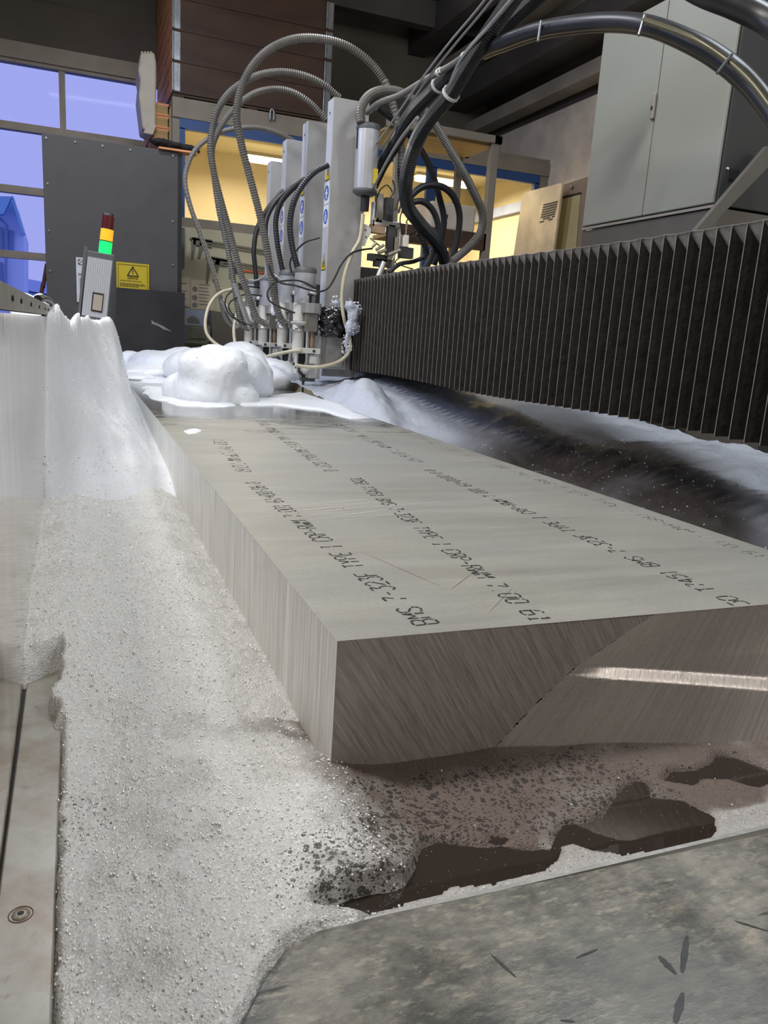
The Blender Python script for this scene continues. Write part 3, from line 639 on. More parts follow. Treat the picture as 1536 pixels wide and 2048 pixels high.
# ------------------------------------------------------------------ foam
POOL = [(0.228, 0.684), (0.240, 0.690), (0.281, 0.695), (0.338, 0.697), (0.360, 0.720), (0.385, 0.752), (0.41, 0.756), (0.483, 0.728), (0.520, 0.706), (0.545, 0.706), (0.588, 0.745), (0.63, 0.738), (0.655, 0.742), (0.70, 0.775), (0.735, 0.800), (0.765, 0.80), (0.748, 0.765), (0.79, 0.745), (0.805, 0.70), (0.785, 0.678), (0.755, 0.662), (0.684, 0.658), (0.625, 0.668), (0.596, 0.690), (0.580, 0.712), (0.560, 0.712), (0.545, 0.690), (0.510, 0.672), (0.44, 0.672), (0.39, 0.684), (0.355, 0.672), (0.30, 0.668), (0.25, 0.672)]
POND = [(0.80, 0.795), (0.83, 0.812), (0.87, 0.805), (0.905, 0.810), (0.94, 0.830), (0.965, 0.815), (0.985, 0.775), (0.968, 0.745), (0.93, 0.742), (0.895, 0.772), (0.86, 0.785), (0.83, 0.772)]
POND2 = [(0.470, 0.742), (0.485, 0.748), (0.50, 0.742), (0.488, 0.736)]
def sslab(x, y): return sdpoly(x, y, sl)
def near_z(X, Y):
    n = fbm(X, Y, 9, 4); nf = vnoise(X, Y, 120, 1) * 0.0028 + vnoise(X, Y, 260, 2) * 0.0018
    wob = fbm(X, Y, 22, 3, 2) * 0.012
    # general height: white pillow on the left, thin mud film on the right
    left = ss(-X, -0.42, -0.26)
    H = 0.006 + 0.030 * left + n * 0.010 * (0.35 + left)
    H = H + 0.020 * left * ss(Y, 0.9, 1.6)
    # contact with plate front: piles a little
    H = H + 0.010 * np.exp(-((Y - 0.90) / 0.05) ** 2) * ss(X, 0.25, 0.5)
    z = WL + H + nf * (0.35 + 0.9 * left)
    d = np.minimum(np.minimum(sdpoly(X, Y, POOL), sdpoly(X, Y, POND)), sdpoly(X, Y, POND2)) + wob * 0.55
    z = np.where(d < 0, WL - 0.006, z - (z - WL + 0.0005) * (1 - ss(d, 0, 0.016)) ** 2)
    # strip between pool and slab is a thin film
    strip = ss(-(Y), -0.700, -0.670) * ss(X, 0.24, 0.30)
    z = np.where(d >= 0, z * (1 - strip) + (WL + 0.004 + nf * 0.3) * strip, z)
    # slab: foam lies over its left corner only
    s = sslab(X, Y) + wob * 0.25
    z = np.where((s < 0.003) & (X > 0.10), np.minimum(z, -0.020), z)
    # channel: rises toward the plate and the wall further back
    ch = ss(Y, 1.0, 1.5) * ss(-X, -0.33, -0.30)
    z = z + ch * (0.004 + 0.03 * ss(-X, -0.12, 0.05))
    z = z - (0.022 + 0.006 * ch) * ss(X, 0.20, BX0) * ss(Y, 0.9, 1.05) * (X < BX0 + 0.01)
    z = z + 0.010 * ss(-X, 0.0, 0.03)
    # ledge: covered only beyond y 1.28
    m1 = ss(X + wob * 0.6, -0.040, -0.026); m2 = ss(Y + wob * 2 - 0.9 * np.maximum(0, X + 0.055) + 0.9 * np.maximum(0, -0.055 - X) , 1.27, 1.35)
    m2 = np.maximum(m2, ss(X + wob * 1.5, -0.052, -0.036) * ss(Y, 1.08, 1.14))
    m = np.maximum(m1, m2); z = np.where(X < 0.0, -0.02 * (1 - m) + np.maximum(z, 0.004 + nf) * m, z)
    z = np.where(X > BX0 + 0.004, np.where(Y > BY0 - 0.02, np.minimum(z, -0.004), z), z)
    return z
def near_dirt_shade(X, Y, Z):  # brown mud, partly the plate's shade put into the colour
    n = fbm(X, Y, 16, 4, 1)
    d = ss(X, 0.235, 0.37) * ss(Y, 0.66, 0.74) * (0.94 + 0.06 * ss(Y, 0.74, 0.86) * (1 - 0.6 * ss(X, 0.65, 0.9))) + n * (0.6 - 0.35 * ss(X, 0.3, 0.42)) * ss(X, 0.1, 0.3)
    d = d + 0.22 * ss(n, 0.02, 0.4) + 0.25 * ss(-Y, -0.62, -0.38)
    d = np.where((Y > 1.1) & (X < BX0 + .02), d * 0.25, d)
    d = np.where((Y < 0.70) & (X > 0.26), 0.5 + 0 * d, d)
    return np.clip(d, 0, 0.95)
def near_holes(X, Y, Z):
    n = fbm(X, Y, 20, 3, 3)
    a = np.exp(-(((X - 0.27) / 0.07) ** 2 + ((Y - 0.72) / 0.06) ** 2)) * 1.1 + ss(X, 0.26, 0.36) * ss(-Y, -0.93, -0.86) * ss(Y, 0.69, 0.76) * 0.85 * (1 - 0.6 * ss(X, 0.7, 0.85)) + 0.30 * np.exp(-(((X - 0.0) / 0.035) ** 2 + ((Y - 0.84) / 0.12) ** 2)) * 2
    return np.clip(a + n * 0.5 * (a > 0.15) + 0.10 * (Y < 0.95), 0, 1)
def near_grit(X, Y, Z): return np.clip(0.35 + 0.65 * ss(Y, 1.2, 1.8) * ss(-Y, -2.75, -2.4) + 0.4 * ss(-Y, -0.8, -0.5), 0, 1)
at3 = {'dirt_shade': near_dirt_shade, 'holes': near_holes, 'grit': near_grit}
f1, D1 = grid_mesh('front_foam', np.arange(-0.034, 1.60, 0.0042), np.arange(0.25, 0.945, 0.0042), near_z, 'foam', at3, zcut=lambda X, Y, Z: ((sslab(X, Y) < -0.02) & (X > .13)) | ((X > BX0 + .02) & (Y > BY0 + 0.01)), origin=(0.6, 0.7, 0))
tag(f1, 'grey and brown bubbly foam around the near end of the plate', 'foam', kind='stuff')
f2, D2 = grid_mesh('channel_foam', np.append([-0.101], np.arange(-0.0925, 0.325, 0.0045)), np.concatenate([np.arange(0.9408, 2.0, 0.0055), np.arange(2.0, 3.0, 0.009)]), near_z, 'foam', at3, origin=(0.1, 1.8, 0), zcut=lambda X, Y, Z: (Y < 1.1) & (X < -0.05))
tag(f2, 'grainy grey foam with dark grit in the channel left of the plate', 'foam', kind='stuff')
# tiny glossy bubbles standing on the near foam
ico = bmesh.new(); bmesh.ops.create_icosphere(ico, subdivisions=1, radius=1); iv = [v.co.copy() for v in ico.verts]; itf = [tuple(v.index for v in f.verts) for f in ico.faces]; ico.free()
IV = np.array([list(v) for v in iv]); IFc = np.array(itf)
def bubbles(parent, D, n, rmin, rmax, zmin=-0.03, seed=1, bias=None):
    rg = np.random.default_rng(seed); X, Y, Z = D; ok = np.argwhere(Z > zmin)
    if bias is not None: w = bias(X, Y)[ok[:, 0], ok[:, 1]]; ok = ok[rg.random(len(ok)) < w]
    pk = ok[rg.integers(0, len(ok), n)]; c = np.stack([X[pk[:, 0], pk[:, 1]], Y[pk[:, 0], pk[:, 1]], Z[pk[:, 0], pk[:, 1]]], -1); c[:, :2] += rg.normal(size=(n, 2)) * 0.002
    r = rmin + (rmax - rmin) * rg.random(n) ** 4; V = (c[:, None, :] + IV[None] * r[:, None, None] - np.array(parent.location)).reshape(-1, 3)
    Fc = (IFc[None] + (np.arange(n) * len(IV))[:, None, None]).reshape(-1, 3)
    me = bpy.data.meshes.new('bubbles'); me.from_pydata(V.tolist(), [], Fc.tolist()); me.polygons.foreach_set('use_smooth', [True] * len(me.polygons)); me.update()
    o = link('bubbles', me, 'bubble_gloss', parent); o['kind'] = 'stuff'; return o
MT['bubble_gloss'] = mat('bubble_gloss', (0.90, 0.90, 0.89), 0.22, 0.6, spec=1.0)
bubbles(f1, D1, 11000, 0.0005, 0.0022, -0.030, 1, lambda X, Y: (X < 0.34) * 0.9 + 0.012)
bubbles(f2, D2, 12000, 0.0007, 0.0026, -0.03, 2)

# tall bank of clean foam behind
def bank_z(X, Y):
    n = fbm(X, Y * 0.7, 5.0, 3, 1); nf = fbm(X, Y, 30, 3, 2) * 0.005
    yf = 2.36 + 0.75 * np.clip(X + 0.09, 0, 0.5) + 0.02 * vnoise(X, Y * 0, 14, 1)
    L = 0.35 + 0.9 * ss(X, -0.09, 0.10) + 0.5 * ss(X, 0.05, 0.22)
    t = np.clip((Y - yf) / L, 0, 1)
    top = 0.560 + 0.04 * ss(-X, 0.04, 0.06) - 0.115 * np.exp(-((X + 0.045) / 0.035) ** 2) * ss(Y, 2.9, 3.6) + 0.005 * Y
    peak = 0.025 * np.exp(-(((X - 0.155) / 0.02) ** 2)) * ss(Y, 3.8, 4.4)
    z_in = -0.035 + (top + peak + 0.035) * (t ** 0.72) * (1 - 0.15 * np.sin(PI * t)) + n * 0.10 * np.minimum(1, t * 3) * (1 - 0.88 * ss(Y, 3.4, 4.1)) + nf
    # falls toward the plate
    zb = np.interp(Y, [2.4, 2.7, 3.0, 4.0, 5.5, 6.5, 9], [-0.05, -0.035, 0.03, 0.085, 0.185, 0.23, 0.25])
    e0 = 0.20
    s_ = ss(X, 0.165, BX0 - 0.004)
    z = np.minimum(z_in, z_in * (1 - s_) + zb * s_ + 0 * X)
    z = np.where(Y < yf, -0.06, z)
    z = z - 0.25 * ss(Y, 4.9, 6.2) * (0.4 + 0.6 * ss(X, 0.05, .25)) - 0.5 * ss(Y, 6.4, 7.4)
    return np.maximum(z, -0.06)
yy = np.concatenate([np.arange(2.3, 4.2, 0.012), np.arange(4.2, 7.6, 0.02)])
f3, D3 = grid_mesh('foam_bank', np.concatenate([[-0.101], np.arange(-0.092, 0.3215, 0.0088), [0.326]]), yy, bank_z, 'foam_clean', {'dirt_shade': lambda X, Y, Z: np.clip(0.10 * (1 - ss(Y, 2.5, 3.0)), 0, 1), 'holes': 0.0, 'grit': 0.0}, origin=(0.1, 4, 0))
tag(f3, 'tall smooth white foam bank heaped between the left guard and the plate', 'foam', kind='stuff')
MT['bubble_blue'] = mat('bubble_gloss_far', (0.95, 0.97, 1.0), 0.18, 0.0, spec=1.0, coat=0.5)
bubbles(f3, D3, 2600, 0.0012, 0.0035, 0.0, 3)
# foam outside (left of) the tank end, seen behind the guard rim
def left_z(X, Y): return 0.60 + 0.06 * np.exp(-((Y - 3.9) / 0.5) ** 2) + fbm(X, Y, 9, 3) * 0.05 - 3.2 * np.maximum(0, -0.22 - X) - 2.2 * np.maximum(0, X + 0.13) - 0.5 * ss(Y, 4.6, 5.6) - 0.6 * ss(-Y, -3.35, -2.95) + 0.0
f4, D4 = grid_mesh('rear_left_foam', np.arange(-0.36, -0.085, 0.012), np.arange(2.9, 5.6, 0.025), left_z, 'foam_clean', {'dirt_shade': 0.0, 'holes': 0.0, 'grit': 0.0}, origin=(-0.2, 4, 0))
tag(f4, 'ridged white foam spilling over the end of the left guard', 'foam', kind='stuff')

# right hand channel foam
def right_z(X, Y):
    n = fbm(X, Y, 3.0, 4, 3); nf = fbm(X, Y, 26, 3, 1) * 0.010
    a = np.interp(Y, [0.8, 2.0, 3.0, 3.7, 4.4, 5.2, 6.0, 9], [-0.06, -0.06, -0.05, 0.02, 0.15, 0.24, 0.26, 0.3])
    b = np.interp(Y, [0.8, 2.0, 3.0, 4.0, 5.0, 9], [0.14, 0.17, 0.20, 0.27, 0.38, 0.45])
    t = ss(X, 1.50, 2.35)
    z = a * (1 - t) + b * t + n * 0.05 + nf
    hump = 0.12 * np.exp(-(((X - 1.62) / 0.13) ** 2 + ((Y - 4.45) / 0.42) ** 2) ** 1.6) + 0.05 * np.exp(-(((X - 1.60) / 0.1) ** 2 + ((Y - 3.8) / 0.3) ** 2))
    return np.maximum(z + hump * (1 + 0.5 * n), WL - 0.02)
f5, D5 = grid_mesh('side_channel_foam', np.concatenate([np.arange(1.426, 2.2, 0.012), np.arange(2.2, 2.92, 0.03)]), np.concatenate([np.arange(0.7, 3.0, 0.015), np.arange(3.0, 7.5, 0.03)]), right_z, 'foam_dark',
    {'dirt_shade': lambda X, Y, Z: np.clip((1 - ss(X, np.interp(Y, [1.2, 1.75, 2.03, 3.0, 4.5], [1.9, 2.12, 2.28, 2.58, 2.9]) - 0.22, np.interp(Y, [1.2, 1.75, 2.03, 3.0, 4.5], [1.9, 2.12, 2.28, 2.58, 2.9]) + 0.06) + 0.16 * fbm(X, Y, 5, 4)) * (1 - 0.72 * ss(Y, 2.9, 4.2)) * (1 - (1 - ss(X, 1.72, 2.0)) * ss(Y, 3.5, 4.0)), 0, 1), 'holes': 0.0, 'grit': 0.3}, origin=(2.4, 4, 0))  # mud near the plate plus painted shade under the bellows
tag(f5, 'bluish foam under the bellows, muddy and coloured dark as if shaded next to the plate', 'foam', kind='stuff')
bubbles(f5, D5, 2600, 0.0015, 0.0042, 0.0, 5, lambda X, Y: (X < 3) * 0.8)

# lumps: ellipsoids fused by a voxel remesh
def lumps(name, balls, m, label, vox=0.018, noise=0.02, nscale=0.09, attrs=True, soft=8):
    bm = bmesh.new(); c0 = Vector(balls[0][:3])
    for (x, y, z, rx, ry, rz) in balls:
        mt = Matrix.Translation(Vector((x, y, z)) - c0) @ Matrix.Diagonal((rx, ry, rz, 1)); bmesh.ops.create_icosphere(bm, subdivisions=3, radius=1, matrix=mt)
    me = bpy.data.meshes.new(name); bm.to_mesh(me); bm.free(); o = link(name, me, m); o.location = c0
    r = o.modifiers.new('fuse', 'REMESH'); r.mode = 'VOXEL'; r.voxel_size = vox; r.use_smooth_shade = True
    s = o.modifiers.new('soften', 'SMOOTH'); s.iterations = soft; s.factor = 0.6
    tx = bpy.data.textures.new(name, 'CLOUDS'); tx.noise_scale = nscale; tx.noise_depth = 3
    d = o.modifiers.new('lump', 'DISPLACE'); d.texture = tx; d.strength = noise; d.texture_coords = 'LOCAL'
    tag(o, label, 'foam', kind='stuff'); return o
hb = [(0.70, 4.45, 0.22, 0.2, 0.2, 0.12)]
for i in range(46):
    x = random.uniform(0.55, 1.04); y = random.uniform(4.38, 4.85) + 0.25 * (x > 0.85); rr_ = random.uniform(0.085, 0.125); top_ = 0.485 - 0.05 * (x < 0.6) - 0.14 * ((y < 4.45) and x > 0.8)
    z = random.uniform(0.17, top_ - rr_ * 0.9); hb.append((x, y, z, rr_ * 1.15, rr_ * 1.2, rr_))
lumps('foam_heap', hb, 'foam_clean', 'rounded white foam heap on the plate left of the cutting heads', 0.014, 0.012, 0.03, soft=24)
lumps('foam_heap', [(0.50, 6.6, 0.20, 0.30, 0.35, 0.07), (0.62, 6.9, 0.27, 0.22, 0.3, 0.10), (0.40, 6.1, 0.185, 0.15, 0.2, 0.035), (0.85, 6.8, 0.28, 0.22, 0.3, 0.13), (0.42, 7.1, 0.25, 0.12, 0.2, 0.10)],
      'foam_clean', 'low foam heap at the far end of the plate before the black sheet')
lumps('foam_heap', [(1.35, 5.75, 0.24, 0.22, 0.3, 0.15), (1.15, 5.9, 0.30, 0.22, 0.3, 0.20), (1.0, 6.2, 0.26, 0.4, 0.3, 0.18)], 'foam_clean', 'white foam heap behind the first cutting head')
cl_ = [(*at(x, y, Y=5.0), w, w, h) for x, y, w, h in ((700, 612, .035, .035), (706, 632, .040, .045), (700, 655, .034, .05), (694, 680, .018, .05), (693, 695, .010, .05), (672, 606, .030, .018), (712, 618, .028, .03), (708, 655, .03, .05))]
clump = lumps('foam_clump', cl_, 'foam_dark', 'clump of bubbly foam hanging on the cream hose in front of the bellows', 0.007, 0.012, 0.02)
rg = np.random.default_rng(9); nb = 420; cc = np.array([cl_[i][:3] for i in rg.integers(0, 8, nb)]); ww = np.array([0.036, 0.036, 0.05])
dv = rg.normal(size=(nb, 3)); dv /= np.linalg.norm(dv, axis=1)[:, None]; pb_ = cc + dv * ww * 0.95
bubbles(clump, (pb_[:, 0].reshape(1, -1), pb_[:, 1].reshape(1, -1), pb_[:, 2].reshape(1, -1)), nb, 0.003, 0.008, 0, 9).data.materials[0] = MT['bubble_blue']
lumps('foam_clump', [(1.33, 5.66, 0.80, 0.03, 0.03, 0.045), (1.335, 5.66, 0.74, 0.026, 0.03, 0.05)], 'foam_clean', 'small white foam blob stuck on the second cutting head', 0.01, 0.01, 0.03)

# flat foam film on the plate
def film(name, poly, z0, th, label, res=0.012, m='foam_clean', wob=0.05):
    P = np.array(poly); 
    def zf(X, Y):
        w = fbm(X * 1.0, Y * 0.5, 7, 5, 2) * wob; d = sdpoly(X, Y, poly) + w
        return z0 - 0.004 + (th + 0.004) * (1 - ss(d, -0.05, 0.0)) + fbm(X, Y, 30, 2) * 0.002 * (d < 0)
    o, _ = grid_mesh(name, np.arange(P[:, 0].min() - .06, P[:, 0].max() + .06, res), np.arange(P[:, 1].min() - .1, P[:, 1].max() + .1, res * 2), zf, m, {'dirt_shade': 0.0, 'holes': 0.0, 'grit': 0.0}, origin=(float(P[:, 0].mean()), float(P[:, 1].mean()), z0), zcut=lambda X, Y, Z: (Z < z0 - 0.001) | (X > BX1 + 0.004) | (X < BX0))
    tag(o, label, 'foam', kind='stuff')
bpy.context.view_layer.update(); _dg = bpy.context.evaluated_depsgraph_get()
for _i, _o in enumerate([o for o in bpy.data.objects if o.name.startswith('foam_heap')]):
    _e = _o.evaluated_get(_dg); _m = _e.to_mesh(); _c = np.empty(len(_m.vertices) * 3); _m.vertices.foreach_get('co', _c); _c = _c.reshape(-1, 3) + np.array(_o.location); _e.to_mesh_clear()
    bubbles(_o, (_c[:, 0].reshape(1, -1), _c[:, 1].reshape(1, -1), _c[:, 2].reshape(1, -1)), 900, 0.0012, 0.0045, 0.15, 20 + _i).data.materials[0] = MT['bubble_blue']
W_ = lambda pts: [tuple(at(x, y, Z=BZ)[:2]) for x, y in pts]
film('foam_puddle', W_([(470, 800), (520, 793), (600, 785), (655, 795), (690, 812), (740, 836), (700, 838), (640, 822), (560, 812), (480, 812)]), BZ, 0.012, 'flat white foam puddle on the plate beneath the first cutting nozzle')
film('foam_puddle', W_([(275, 772), (330, 776), (460, 790), (475, 812), (420, 816), (350, 812), (300, 800), (285, 786)]), BZ, 0.010, 'flat streaky foam sheet around the foot of the white foam heap', wob=0.10)
film('foam_puddle', W_([(262, 752), (300, 745), (345, 748), (350, 765), (300, 768), (268, 764)]), BZ, 0.010, 'thin foam sheet at the far left corner of the plate top', wob=0.06)
film('foam_patch', W_([(357, 862), (372, 857), (405, 858), (417, 860), (404, 868), (380, 871), (360, 868)]), BZ, 0.007, 'small round patch of white bubbles alone on the plate top', res=0.006, wob=0.03)

# ------------------------------------------------------------------ bellows
bl = empty('bellows_cover', (1.9, 3.1, 0.4)); tag(bl, 'long black pleated bellows cover along the right side of the machine', 'bellows')
XO, XI, XB, ZT, ZI, ZB_ = 1.800, 1.852, 2.26, 0.975, 0.912, 0.356
y0, y1, pit = 0.80, 5.37, 0.0575
n = int((y1 - y0) / pit)
mb = MB(bl.location); ed = MB(bl.location); fl = MB(bl.location)
prof = lambda y, x, z, zb: [(x, y, zb), (x, y, z), (XB - (x - XO), y, z), (XB - (x - XO), y, zb)]
rings = []
for i in range(2 * n + 1):
    y = y1 - i * pit / 2; sag = 0.004 * math.sin(i * 1.7) 
    zt = ZT + 0.006 * math.sin(y * 2.0) + sag * 0.5
    zb = ZB_ + 0.006 * math.sin(y * 3 + 1)
    if i % 2 == 0: rings.append(prof(y, XO, zt, zb))
    else: rings.append(prof(y, XI, zt - 0.058, zb + 0.004))
vs = [p for r in rings for p in r]; fs = []
for i in range(len(rings) - 1):
    for k in range(3): a = i * 4 + k; fs.append((a, a + 1, a + 5, a + 4))
mb.add(vs, fs); mb.build('pleated_fabric', 'bellow', bl)
for i in range(0, len(rings) - 2, 2):
    a, b = Vector(rings[i][1]), Vector(rings[i + 2][1]); v = Vector(rings[i + 1][1]) 
    fl.add([a + Vector((0.002, 0, 0.0)), b + Vector((0.002, 0, 0.0)), v + Vector((-0.014, 0, -0.004))], [(0, 1, 2)])
for i in range(0, len(rings), 2):
    r = rings[i]; ed.cbox((r[0][0] - 0.0006, r[0][1], (r[0][2] + r[1][2]) / 2), (0.0022, 0.0022, r[1][2] - r[0][2])); ed.cbox(((r[1][0] + r[2][0]) / 2, r[1][1], r[1][2] + 0.0008), (r[2][0] - r[1][0], 0.0022, 0.0022))
for i in range(0, len(rings) - 2, 2):
    a, b = Vector(rings[i][1]), Vector(rings[i + 2][1]); v = Vector(rings[i + 1][1]) + Vector((-0.016, 0, -0.004))
    for p, q in ((a, b), (a, v), (b, v)): ed.tube([p, q], 0.0010, 4, sp=False, cap=False)
fl.build('corner_folds', 'bellow_flap', bl); ed.build('fold_edges', 'bellow_edge', bl)
MB(bl.location).box((1.785, 5.372, 0.345), (2.28, 5.386, 0.99)).build('end_plate', 'alu', bl)
o = MB((2.05, 4.5, 0.45)).box((1.87, 0.2, 0.38), (2.22, 7.5, 0.86)).build('gantry_frame', 'steel_dark'); tag(o, 'dark gantry frame running inside and behind the pleated bellows', 'machine beam')

# ------------------------------------------------------------------ column units
def copy_tree(o, parent=None):
    c = o.copy(); COL.objects.link(c); c.parent = parent
    for ch in list(o.children): copy_tree(ch, c)
    return c
def disc(mb, c, r, n=28, x=-0.001, r_in=0.0, sy=1.0):
    c = Vector(c); out = [c + Vector((x, math.cos(2 * PI * i / n) * r, math.sin(2 * PI * i / n) * r)) for i in range(n)]
    if r_in:
        inn = [c + Vector((x, math.cos(2 * PI * i / n) * r_in, math.sin(2 * PI * i / n) * r_in)) for i in range(n)]
        mb.add(out + inn, [(i, (i + 1) % n, n + (i + 1) % n, n + i) for i in range(n)])
    else: mb.quad(*out)
def make_column():
    r = empty('axis_column', (0, 0, 0)); 
    MB().box((0.002, 0, 0.30), (0.25, 0.128, 2.103)).build('housing', 'col_grey', r, bevel=0.003)
    MB().box((0, 0.004, 0.30), (0.0025, 0.126, 2.10)).build('lit_front_strip', 'col_front', r)  # paler bluish strip: window light put into its colour
    for z in (2.02, 1.9 - 0.35): MB().cyl((-0.0025, 0.07, z), (0.0, 0.07, z), 0.008, n=10).build('screw', 'steel_dark', r)
    yc = 0.068
    # electric hazard triangle
    def tri(z0, z1, nm):
        h = z1 - z0; mb = MB().quad((-0.0012, yc - 0.052, z0), (-0.0012, yc + 0.052, z0), (-0.0012, yc, z1)); o = mb.build(nm, 'ink', r)
        MB().quad((-0.0018, yc - 0.044, z0 + 0.006), (-0.0018, yc + 0.044, z0 + 0.006), (-0.0018, yc, z1 - 0.012)).build('yellow_field', 'yellow', o)
        return o
    t = tri(1.60, 1.69, 'hazard_triangle')
    MB().add([(-0.0024, yc + a, z) for a, z in ((-0.004, 1.668), (0.006, 1.668), (0.002, 1.645), (0.01, 1.645), (-0.006, 1.610), (-0.001, 1.635), (-0.009, 1.635))], [(0, 1, 2, 3, 4, 5, 6)]).build('symbol', 'ink', t)
    t = tri(1.018, 1.13, 'hazard_triangle')
    MB().box((-0.0024, yc - 0.022, 1.035), (-0.002, yc - 0.012, 1.075)).box((-0.0024, yc - 0.004, 1.035), (-0.002, yc + 0.004, 1.092)).box((-0.0024, yc + 0.012, 1.035), (-0.002, yc + 0.022, 1.075)).build('symbol', 'ink', t)
    for (za, zb_, kind) in ((1.452, 1.588, 0), (1.300, 1.440, 1)):
        o = MB().box((-0.0012, yc - 0.056, za), (0, yc + 0.056, zb_)).build('safety_sticker', 'white_paint', r); c = (0, yc, (za + zb_) / 2)
        mb = MB(); disc(mb, c, 0.049, x=-0.0016); mb.build('blue_disc', 'blue', o)
        mb = MB()
        if kind == 0: disc(mb, (0, yc, c[2] + 0.022), 0.016, x=-0.0022); mb.box((-0.0024, yc - 0.024, c[2] - 0.012), (-0.002, yc + 0.024, c[2] + 0.008)); disc(mb, (0, yc, c[2] - 0.026), 0.013, x=-0.0022)
        else: disc(mb, (0, yc, c[2] + 0.025), 0.010, x=-0.0022); mb.box((-0.0024, yc - 0.022, c[2] - 0.034), (-0.002, yc - 0.008, c[2] + 0.014)).box((-0.0024, yc + 0.008, c[2] - 0.034), (-0.002, yc + 0.022, c[2] + 0.014))
        mb.build('pictogram', 'white_paint', o)
    return r
ctext = ['tallest looking nearest grey column with blue safety stickers beside the bellows', 'second grey machine column counted from the bellows', 'third grey machine column counted from the bellows', 'farthest grey machine column, shortest looking, nearest the office window']
c0 = make_column()
for i in range(4):
    c = c0 if i == 0 else copy_tree(c0)
    c.location = (1.600 + (0.03 if i == 3 else 0), 5.275 + 0.625 * i + (0.05 if i == 3 else 0), -0.01 * (i > 0) - (0.04 if i == 3 else 0)); tag(c, ctext[i], 'machine column', 'machine columns on the gantry')

# ------------------------------------------------------------------ cutting heads (origin = nozzle tip)
def make_head(full=True):
    r = empty('waterjet_cutter', (0, 0, 0)); A = lambda: MB()
    A().lathe((-0.010, 0, 0), [(0, 0.80), (0.071, 0.80), (0.073, 0.806), (0.073, 0.800 + 0.0), (0.0725, 0.62), (0, 0.62)][:0] + [(0.05, 0.585), (0.0725, 0.60), (0.0725, 0.800)], 32).build('abrasive_hopper', 'cyl_silver', r)
    A().lathe((-0.010, 0, 0), [(0.075, 0.795), (0.075, 0.818), (0.066, 0.832), (0.03, 0.838), (0, 0.838)], 32).build('hopper_lid', 'tower_frame', r)
    A().lathe((-0.046, 0, 0), [(0.038, 0.28), (0.040, 0.30), (0.040, 0.415), (0.044, 0.42), (0.044, 0.435), (0.040, 0.44), (0.040, 0.60)], 24).build('feed_tube', 'alu_white', r)
    A().lathe((-0.046, 0, 0), [(0.047, 0.408), (0.047, 0.436), (0.040, 0.44)], 24).build('tube_collar', 'alu', r)
    A().cyl((0.022, -0.06, 0.535), (0.022, -0.06, 0.60), 0.072, 0.072, 8).build('collar_block', 'alu', r, bevel=0.003)
    A().cyl((0.010, -0.07, 0.60), (0.010, -0.07, 0.655), 0.010, n=12).cyl((0.010, -0.07, 0.648), (0.010, -0.07, 0.656), 0.022, n=12).build('black_coupling', 'black_plastic', r)
    A().lathe((0.028, -0.072, 0.655), [(0, 0), (0.02, 0.002), (0.026, 0.012), (0.024, 0.028), (0.015, 0.036), (0, 0.037)], 16).build('knob', 'alu_white', r)
    A().box((-0.022, -0.10, 0.415), (0.058, -0.02, 0.53)).build('valve_body', 'manifold', r, bevel=0.003)
    mb = A(); mb.cyl((-0.118, -0.06, 0.466), (-0.100, -0.06, 0.466), 0.009, n=12).cyl((-0.100, -0.06, 0.466), (-0.072, -0.06, 0.466), 0.016, n=6).cyl((-0.072, -0.06, 0.466), (-0.055, -0.06, 0.466), 0.011, n=12).cyl((-0.055, -0.06, 0.466), (-0.02, -0.06, 0.466), 0.017, n=6).build('inlet_fitting', 'alu', r)
    A().cyl((0.004, -0.06, 0.20), (0.004, -0.06, 0.42), 0.0125, n=14).build('high_pressure_tube', 'alu', r)
    A().cyl((0.038, -0.05, 0.29), (0.038, -0.05, 0.42), 0.020, n=16).build('stained_cylinder', 'copper', r)
    b = A().box((-0.064, -0.085, 0.268), (0.092, -0.055, 0.304)).build('clamp_bar', 'alu_white', r, bevel=0.003)
    for x in (-0.045, 0.045): A().cyl((x, -0.089, 0.286), (x, -0.085, 0.286), 0.010, n=12).build('clamp_screw', 'steel_dark', b)
    A().box((-0.066, -0.06, 0.13), (-0.056, 0.02, 0.285)).box((0.084, -0.075, 0.10), (0.098, 0.03, 0.39)).build('side_plates', 'alu', r)
    A().box((-0.05, -0.04, 0.19), (0.0, 0.0, 0.262)).build('black_sleeve', 'black_plastic', r, bevel=0.006)
    A().box((0.022, -0.07, 0.20), (0.072, -0.04, 0.262)).build('white_clamp_block', 'alu_white', r, bevel=0.004)
    A().box((0.02, -0.04, 0.10), (0.07, 0.0, 0.20)).build('slider', 'alu', r, bevel=0.003)
    A().cyl((0.004, -0.05, 0.165), (0.004, -0.05, 0.21), 0.014, n=14).build('lower_nut', 'alu', r)
    A().lathe((0.004, -0.03, 0.125), [(0.010, 0), (0.018, 0.006), (0.036, 0.034), (0.030, 0.044), (0.014, 0.05)], 18).build('mixing_cone', 'alu_white', r)
    A().box((-0.022, -0.04, 0.078), (0.076, 0.01, 0.104)).build('bottom_bracket', 'steel_dark', r, bevel=0.004)
    A().lathe((0, -0.005, 0), [(0, 0), (0.0055, 0), (0.0075, 0.05), (0.009, 0.07), (0.014, 0.08), (0.014, 0.125)], 14).build('nozzle', 'steel_dark', r)
    mb = A(); mb.tube([(-0.085, -0.05, 0.20), (-0.05, -0.04, 0.15), (-0.012, -0.02, 0.12)], 0.008, 8); mb.build('abrasive_pipe', 'steel_dark', r)
    return r
hl = ['front cutting head with exposed nozzle tip nearest the bellows', 'second cutting head counted from the bellows, partly behind the first', 'third cutting head, its foot sunk in the foam', 'farthest cutting head, standing leftmost of the four']
h0 = make_head()
hp = [(1.455, 5.235, 0.185), (1.50, 5.86, 0.20), (1.49, 6.48, 0.19), (1.50, 7.12, 0.19)]
